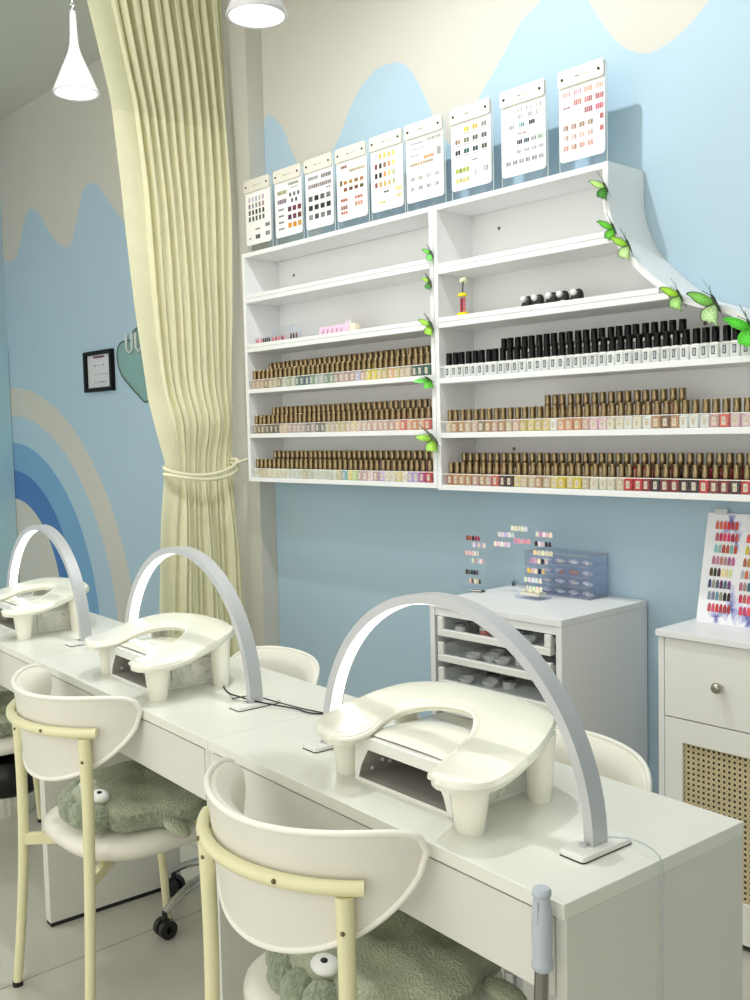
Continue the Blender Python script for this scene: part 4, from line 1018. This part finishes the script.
spots = [[('jar',-.17,.05,'white lidded jar at the curtain-side end of the top drawer'),('blk',-.125,.06,'black lidded pot next to the white jar in the top drawer'),('pink',-.07,.05,'small pink pot in the top drawer'),('blk',.05,.10,'black pot behind the lamp arch in the top drawer'),('bowl',.09,.06,'shallow bowl midway along the top drawer'),('blue',.185,.04,'white tube with a blue band at the end of the top drawer')],
 [('bowl',-.12,.05,'first shallow white bowl in the second drawer'),('bowl',-.065,.07,'second shallow white bowl in the second drawer'),('bowl',-.09,.13,'shallow white bowl behind the first two in the second drawer'),('bowl',-.01,.06,'third shallow white bowl in the second drawer, by the lamp arch'),('jar',.03,.10,'lidded jar deep in the second drawer')],
 [('bowl',-.15,.05,'lone shallow bowl at the curtain-side end of the third drawer'),('bowl',-.07,.07,'larger shallow bowl in the third drawer'),('jar',-.10,.12,'jar standing behind the bowls of the third drawer'),('jar',-.02,.10,'steel-lidded jar towards the middle of the third drawer')]]
for k, row in enumerate(spots):
    for kind, dx, dy, lab in row:
        x, y, z = cxm+dx, CY0+dy, zs[k]+.0085
        if kind == 'jar': lidded(lab, 'lidded_jar', 'jar', x, y, z, jar, 'pots in the drawers')
        elif kind == 'bowl': lidded(lab, 'shallow_bowl', 'bowl', x, y, z, bowl, 'bowls in the drawers')
        elif kind == 'blk': lidded(lab, 'lidded_pot', 'pot', x, y, z, [('pot_body', 'black_plastic', [(.018,0),(.020,.004),(.020,.026)], (0,0,0), 1), ('lid', 'black_plastic', [(.021,.0265),(.021,.036),(.019,.038)], (0,0,0), 1)], 'black pots in the drawers')
        elif kind == 'pink': lidded(lab, 'lidded_pot', 'pot', x, y, z, [('pot_body', 'coral_pot', [(.016,0),(.016,.020)], (0,0,0), 1), ('lid', 'white_gloss', [(.0165,.0205),(.0165,.028)], (0,0,0), 1)], 'pots in the drawers') if mat('coral_pot', (206, 96, 96), .3) else 0
        else: lidded(lab, 'squeeze_tube', 'tube', x, y, z, [('tube_body', 'pearl', [(.012,0),(.012,.030)], (0,0,0), 1), ('blue_band', 'blue_acrylic', [(.0123,.012),(.0123,.024)], (0,0,0), 1), ('cap', 'pearl', [(.008,.0305),(.008,.042)], (0,0,0), 1)], 'pots in the drawers')

# things standing on the drawer cabinet
R8 = random.Random(4)
def strip_of_nails(par, px, py, Y, wpx, cols_, n=5, nh=.016):
    """a strip of false nails glued to clear acrylic, centre at picture-derived place on depth Y"""
    a = on_y(px-wpx/2, py, Y); c = on_y(px+wpx/2, py, Y); o = par.location
    st = bpy.data.objects.new('nail_strip', None); C.objects.link(st); st.parent = par; st.location = ((a.x+c.x)/2-o.x, Y-o.y, (a.z+c.z)/2-o.z)
    w = c.x-a.x
    b = MB(); b.box(-w/2, w/2, .0005, .0025, -.006, .002); b.build('clear_backing', 'acrylic', st)
    for i in range(n):
        b = MB(); nail(b, -w/2+w*(i+.5)/n, 0, -nh/2, w/n*.92, nh, tuple(max(0, min(255, k+R8.randint(-22, 22))) for k in cols_[i % len(cols_)])); b.build('false_nail', 'printed', st, smooth=60, recalc=False)
SY = 2.45
t = thing('nail_display_stand', 'clear display tree of false nails with a fanned arm and small tray foot', 'display stand', (-1.985, SY, CZ+.0008))
b = MB(); b.prism([(p[0]*2.3, p[1]*1.6) for p in rsq(.022, .006)], 0, .010); b.build('tray_foot', 'acrylic_blue', t, bevel=.001)
b = MB(); b.prism([(p[0]*1.9, p[1]*1.2) for p in rsq(.020, .006)], .0105, .018); b.build('tray_filling', 'clip_cream', t)
b = MB()
for i in range(5): b.ball((-.03+.014*i, -.008+.007*(i % 2), .022), (.006, .005, .004), 10, 6)
b.build('loose_nail_tip', 'curtain_cord', t, smooth=180)
spine = catmull([tuple(on_y(px, py, SY+.008)-t.location) for px, py in ((533,594),(534,580),(539,562),(545,545),(543,532),(530,524),(512,530),(498,545))], 6)
b = MB(); b.tube(spine, .004, 6, flat=.5); b.build('clear_spine', 'acrylic', t, smooth=60)
W_, P_, K_, Y_, S4 = (238,232,226), (224,170,180), (40,36,44), (234,222,170), (190,180,200)
for px, py, w, cc in ((519,528.5,17,[W_,(226,222,200)]),(506,534.5,17,[(214,216,220),W_]),(502,544,17,[W_,(236,206,206)]),(522,541,17,[P_,(216,150,160)]),(544,534.5,17,[W_,P_]),(543,544,17,[K_,W_,S4,K_]),(543,553,20,[Y_,(240,234,200)]),(539,561,18,[P_,S4,W_,K_]),(536,571,18,[(226,180,110),P_,W_,K_]),(533,580,18,[W_,(226,226,230)]),(534,588.5,17,[W_,(236,214,190)])):
    strip_of_nails(t, px, py, SY, w, cc)
S2 = 2.485
t = thing('nail_display_stand', 'narrow clear fan stand with six rows of false nails near the cabinet edge', 'display stand', (on_z(474, 588, CZ).x, S2, CZ+.0008))
pp = [tuple(on_y(px, py, S2+.006)-t.location) for px, py in ((459,586),(461,565),(464,540),(467,534),(483,534),(487,550),(486,570),(488,585))]
b = MB(); b.prism([(p[0], p[2]) for p in pp], .004, .006, 'y'); b.build('clear_panel', 'acrylic', t)
b = MB(); b.prism([(-.040, -.028), (.048, -.028), (.044, .03), (-.036, .03)], 0, .003); b.build('clear_foot', 'acrylic_blue', t)
for px, py, w, cc in ((473,538,14,[(150,50,60),(176,70,80),(60,30,40)]),(479,545,13,[W_,S4]),(472,553,14,[(236,200,190),(230,214,206)]),(478,561,13,[W_,(190,170,150),S4]),(472,572,13,[(40,40,48),(90,90,100),K_]),(475,581,12,[(230,214,190),(90,80,76),W_])):
    strip_of_nails(t, px, py, S2, w, cc)
def pen(label, x, y, a, L_=.09):
    q = thing('nail_art_pen', label, 'pen', (x, y, CZ+.0008), a, 'pens on the drawer cabinet')
    b = MB(); b.tube([(-L_/2, 0, .0045), (L_*.25, 0, .0045)], .0045, 10); b.build('pen_barrel', 'steel', q, smooth=60)
    b = MB(); b.tube([(L_*.25+.0005, 0, .0045), (L_/2, 0, .0045)], [.0045, .002], 10); b.build('pen_tip', 'black_plastic', q, smooth=60)
p = on_z(478, 592.5, CZ); pen('short metal nail pen before the fan stand', p.x, p.y, .5, .05)
p = on_z(513, 584.5, CZ); pen('slim metal nail pen between the two display stands', p.x, p.y, -.9, .075)

# clear drawer box
FRp = on_z(592.8, 598.8, CZ); t = thing('acrylic_drawer_box', 'clear acrylic box with drawers of pale false nails on the cabinet', 'storage box', (-1.955, 2.528, CZ+.0008))
w, dp, h = .125, .098, .135
b = MB()
for x in (-w, w-.003): b.box(x, x+.003, 0, dp, 0, h)
b.box(-w+.003, w-.003, 0, dp, h-.003, h); b.box(-w+.003, w-.003, 0, dp, 0, .003); b.box(-w+.003, w-.003, dp-.003, dp, .003, h-.003)
b.build('case', 'acrylic_blue', t)
b = MB()
for x, z in ((-w, 0), (w, 0), (w, h), (-w, h)): b.tube([(x, 0, z), (x, dp, z)], .0011, 5)
for y in (0, dp):
    b.tube([(-w, y, 0), (w, y, 0), (w, y, h), (-w, y, h)], .0011, 5, closed=True)
b.build('case_edge', 'silver_inside', t, smooth=60)
for k in range(4):
    dr = bpy.data.objects.new('drawer', None); C.objects.link(dr); dr.parent = t; dr.location = (0, 0, .004+.0325*k)
    b = MB(); b.box(-w+.004, w-.004, .001, .004, 0, .030); b.box(-w+.004, w-.004, .004, dp-.006, 0, .002); b.build('clear_tray', 'acrylic_blue', dr)
    b = MB(); b.box(-w+.004, w-.004, -.0004, .0012, .0295, .0308); b.build('front_edge', 'silver_inside', dr)
    for j in range(9):
        c = [(236,232,232),(240,236,236),(226,214,220),(236,226,214)][(j+k) % 4]
        if k == 2 and 3 < j < 7: c = (214,150,120)
        b = MB(); b.ball((-w+.018+.0265*j, .03+.02*(j % 2), .006), (.011, .016, .005), 10, 6); 
        b.c = [c]*len(b.f); b.usecol = True; b.build('nail_tip_heap', 'printed', dr, smooth=180)

# ------------------------------------------------------------------ low cabinet with cane door
QX0, QX1, QY0, QZ = -1.521, -.80, 2.404, .833
t = thing('cane_cabinet', 'white cabinet with round knob and woven cane door', 'cabinet', (QX0, QY0, 0))
b = MB(); b.box(0, QX1-QX0, 0, 2.636-QY0, QZ-.018, QZ); b.build('top', 'white_board', t, bevel=.0015)
for x in (.002, QX1-QX0-.020): b = MB(); b.box(x, x+.018, .012, 2.634-QY0, .0, QZ-.0185); b.build('side_panel', 'white_board', t, bevel=.001)
b = MB(); b.box(.021, QX1-QX0-.021, .22, .228, .05, QZ-.02); b.build('back_panel', 'white_board', t)
b = MB(); b.box(.021, QX1-QX0-.021, .03, .218, .045, .060); b.build('bottom_shelf', 'white_board', t)
b = MB(); b.box(.021, QX1-QX0-.021, .020, .030, .012, .044); b.build('plinth', 'rubber', t)
zd = .592
for k in range(2):
    x0 = .0225+.339*k; x1 = x0+.336
    b = MB(); b.box(x0, x1, .011, .027, zd+.0015, QZ-.021); dr = b.build('drawer', 'white_gloss', t, bevel=.0012)
    xm = (x0+x1)/2; b = MB(); b.lathe([(.006, .011), (.006, .0), (.013, -.006), (.015, -.013), (.012, -.020), (.004, -.023)], (xm, 0, .702), 22, axis='y'); b.build('knob', 'nickel', dr, smooth=50)
    dd = bpy.data.objects.new('door', None); C.objects.link(dd); dd.parent = t; dd.location = (x0, .011, 0)
    wd = x1-x0; z0, z1 = .020, zd-.0015; s = .054; tp = .064; bt = .110
    b = MB(); b.box(0, s, 0, .016, z0, z1); b.box(wd-s, wd, 0, .016, z0, z1); b.box(s, wd-s, 0, .016, z1-tp, z1); b.box(s, wd-s, 0, .016, z0, z0+bt); b.build('door_frame', 'white_gloss', dd)
    b = MB(); b.box(s, wd-s, .009, .012, z0+bt, z1-tp); b.build('cane_panel', 'cane', dd)

# nail board leaning on it
t = thing('nail_sample_board', 'white marbled board covered in rows of coloured false nails, leaning on the wall', 'display board', (-1.49, 2.565, QZ+.0008))
t.rotation_euler.x = -math.radians(12.5)
BW, BH = .44, .315
b = MB(); b.prism(rrect(0, BW, 0, BH, .006), 0, .005, 'y', col=(240, 240, 244))
Rb = random.Random(11)
for (bx_, bz_, br_) in ((.075, BH-.03, .030), (.095, BH-.075, .018), (.10, .050, .032), (.155, .030, .040), (.21, .115, .028), (.06, .020, .020), (.20, BH-.03, .016), (.30, .10, .040), (.34, .24, .03)):
    for lay, (sc_, col_) in enumerate(((1, (214, 214, 234)), (.66, (170, 172, 212)), (.34, (110, 112, 172)))):   # watery ink blots on the print
        n_ = 26; pts = []
        for q in range(n_):
            a = 2*PI*q/n_; rr = br_*sc_*(1+.45*math.sin(3*a+br_*300)+.28*math.sin(7*a+bx_*90)); x = min(BW-.003, max(.003, bx_+rr*math.cos(a)*.8)); z = min(BH-.003, max(.003, bz_+rr*math.sin(a)*1.3)); pts.append((x, -.0002-.0001*lay, z))
        b.add([(bx_, -.0002-.0001*lay, bz_)]+pts, [(0, 1+q, 1+(q+1) % n_) for q in range(n_)], 0, col_)
b.build('board', 'marble_print', t, recalc=False)
b = MB(); b.box(.022, .060, -.004, .009, BH-.004, BH+.012); b.build('clip', 'acrylic_edge', t)
pal = [[(206,80,70),(196,60,66)],[(240,236,226),(214,210,190)],[(214,70,90),(176,50,80)],[(226,110,110),(240,180,190)],[(150,190,186),(206,60,60)],[(200,190,70),(190,60,90)],[(206,140,150),(190,120,130)],[(196,120,90),(110,150,130)],[(60,60,56),(230,220,180)],[(220,120,70),(190,170,200)],[(90,86,100),(140,136,150)],[(170,130,130),(80,90,140)],[(30,30,36),(130,130,140)],[(206,96,100),(170,70,90)],[(196,50,56),(220,90,80)],[(206,80,90),(236,160,160)]]
for r_ in range(8):
    for c_ in range(3):
        x0 = .028+.094*c_+.004*math.sin(r_); z0 = BH-.046-.0335*r_
        st = bpy.data.objects.new('nail_set', None); C.objects.link(st); st.parent = t; st.location = (x0, -.0002, z0)
        cc = pal[(r_*2+c_) % 16] if c_ < 2 else pal[(r_*3+5) % 16]
        for i in range(6):
            b = MB(); nail(b, .005+.0118*i, 0, 0, .0102, .0235, tuple(max(0, min(255, q+Rb.randint(-28, 28))) for q in cc[Rb.random() > .6])); b.build('false_nail', 'printed', st, smooth=60, recalc=False)

# ------------------------------------------------------------------ pendant lamps
def pendant(label, e, g, z, s=1.0):
    t = thing('pendant_lamp', label, 'lamp', EG(e, g, z), 0, 'white cone pendant lamps')
    prof = [(.066, 0), (.0672, .003), (.0655, .008), (.0415, .064), (.0215, .110), (.0165, .125), (.0130, .142), (.0112, .165), (.0098, .200), (.0085, .232), (.006, .236)]
    b = MB(); b.lathe([(r*s, q*s) for r, q in prof], seg=40, cap=False); vs = None
    b.lathe([(.066*s, 0), (.0595*s, .0015*s), (.0585*s, .006*s)], seg=40, cap=False); b.build('shade', 'lamp_white', t, smooth=60)
    b = MB(); b.lathe([(.0585*s, .0055*s), (.0001, .0045*s)], seg=40, cap=False); b.build('light_disc', 'bulb', t)
    b = MB(); b.lathe([(.0075*s, .236*s), (.0075*s, .252*s), (.003*s, .258*s)], seg=14); b.build('cord_grip', 'chrome', t, smooth=40)
    b = MB(); b.tube([(0, 0, .256*s), (0, 0, CEIL-z-.02)], .0022, 8); b.build('cord', 'white_gloss', t, smooth=80)
    b = MB(); b.lathe([(.05, CEIL-z-.022), (.05, CEIL-z-.001)], seg=24); b.build('ceiling_rose', 'white_gloss', t, smooth=40)
    l = bpy.data.lights.new('pendant_light', 'SPOT'); l.energy = 4; l.color = (1, .97, .90); l.spot_size = math.radians(150); l.spot_blend = .6; l.shadow_soft_size = .05
    o = bpy.data.objects.new('pendant_light', l); C.objects.link(o); o.location = EG(e, g, z-.012)
    return t
mat('lamp_white', (216, 215, 216), .22, var=.01, coat=.4)
pendant('white cone pendant lamp hanging before the grey ceiling and curtain', -2.88, 1.195, 2.400, 1.0)
pendant('white cone pendant lamp cut off by the picture top, beside the pillar', -1.895, 1.20, 2.296, 1.0)

# ------------------------------------------------------------------ light: ceiling spots over the aisle, arch lamps, added fill lamps, made-up pale ambient
def spot(x, y, z, tx, ty, tz, e, size=70, soft=.04, col=(.945, .965, 1), blend=.7):
    l = bpy.data.lights.new('ceiling_and_fill_spot', 'SPOT'); l.energy = e; l.color = col; l.spot_size = math.radians(size); l.spot_blend = blend; l.shadow_soft_size = soft
    o = bpy.data.objects.new('ceiling_and_fill_spot', l); C.objects.link(o); o.location = (x, y, z)
    o.rotation_euler = (Vector((tx, ty, tz))-Vector((x, y, z))).to_track_quat('-Z', 'Y').to_euler()
spot(-2.08, 1.54, 3.40, -2.1, 2.3, .9, 84, 140, .03)
spot(-.75, 1.55, 3.40, -.9, 2.4, 1.3, 25, 120, .05)
spot(-3.0, .9, 3.40, -3.7, 2.2, 1.6, 56, 120, .08)  # extra spot added to brighten the curtain
def area(x, y, z, sx_, sy_, e, col=(1, .985, .95)):
    l = bpy.data.lights.new('overhead_fill_light', 'AREA'); l.shape = 'RECTANGLE'; l.size = sx_; l.size_y = sy_; l.energy = e; l.color = col
    o = bpy.data.objects.new('overhead_fill_light', l); C.objects.link(o); o.location = (x, y, z)
area(-1.3, .2, 3.38, 1.6, .8, 14)  # added soft overhead fill, no known panel fixture
bpy.context.scene.cycles.transparent_max_bounces = 24
w = bpy.data.worlds.new('world'); bpy.context.scene.world = w; w.use_nodes = True
bg = w.node_tree.nodes['Background']; bg.inputs[1].default_value = 1.62
wn = w.node_tree; tcw = wn.nodes.new('ShaderNodeTexCoord'); nw = wn.nodes.new('ShaderNodeTexNoise'); nw.inputs['Scale'].default_value = 3.2; nw.inputs['Detail'].default_value = 1
rw = wn.nodes.new('ShaderNodeValToRGB'); rw.color_ramp.elements[0].position = .42; rw.color_ramp.elements[0].color = (.26, .25, .21, 1); rw.color_ramp.elements[1].position = .60; rw.color_ramp.elements[1].color = (1.50, 1.49, 1.41, 1)
wn.links.new(tcw.outputs['Generated'], nw.inputs['Vector']); wn.links.new(nw.outputs['Fac'], rw.inputs[0]); wn.links.new(rw.outputs[0], bg.inputs[0])   # made-up bright and dim patches beyond the open front, for contrast in reflections
vs_ = bpy.context.scene.view_settings
bpy.context.scene.display_settings.display_device = 'sRGB'
vs_.view_transform = 'Standard'; vs_.look = 'None'; vs_.exposure = .03; vs_.gamma = 1; vs_.use_curve_mapping = False
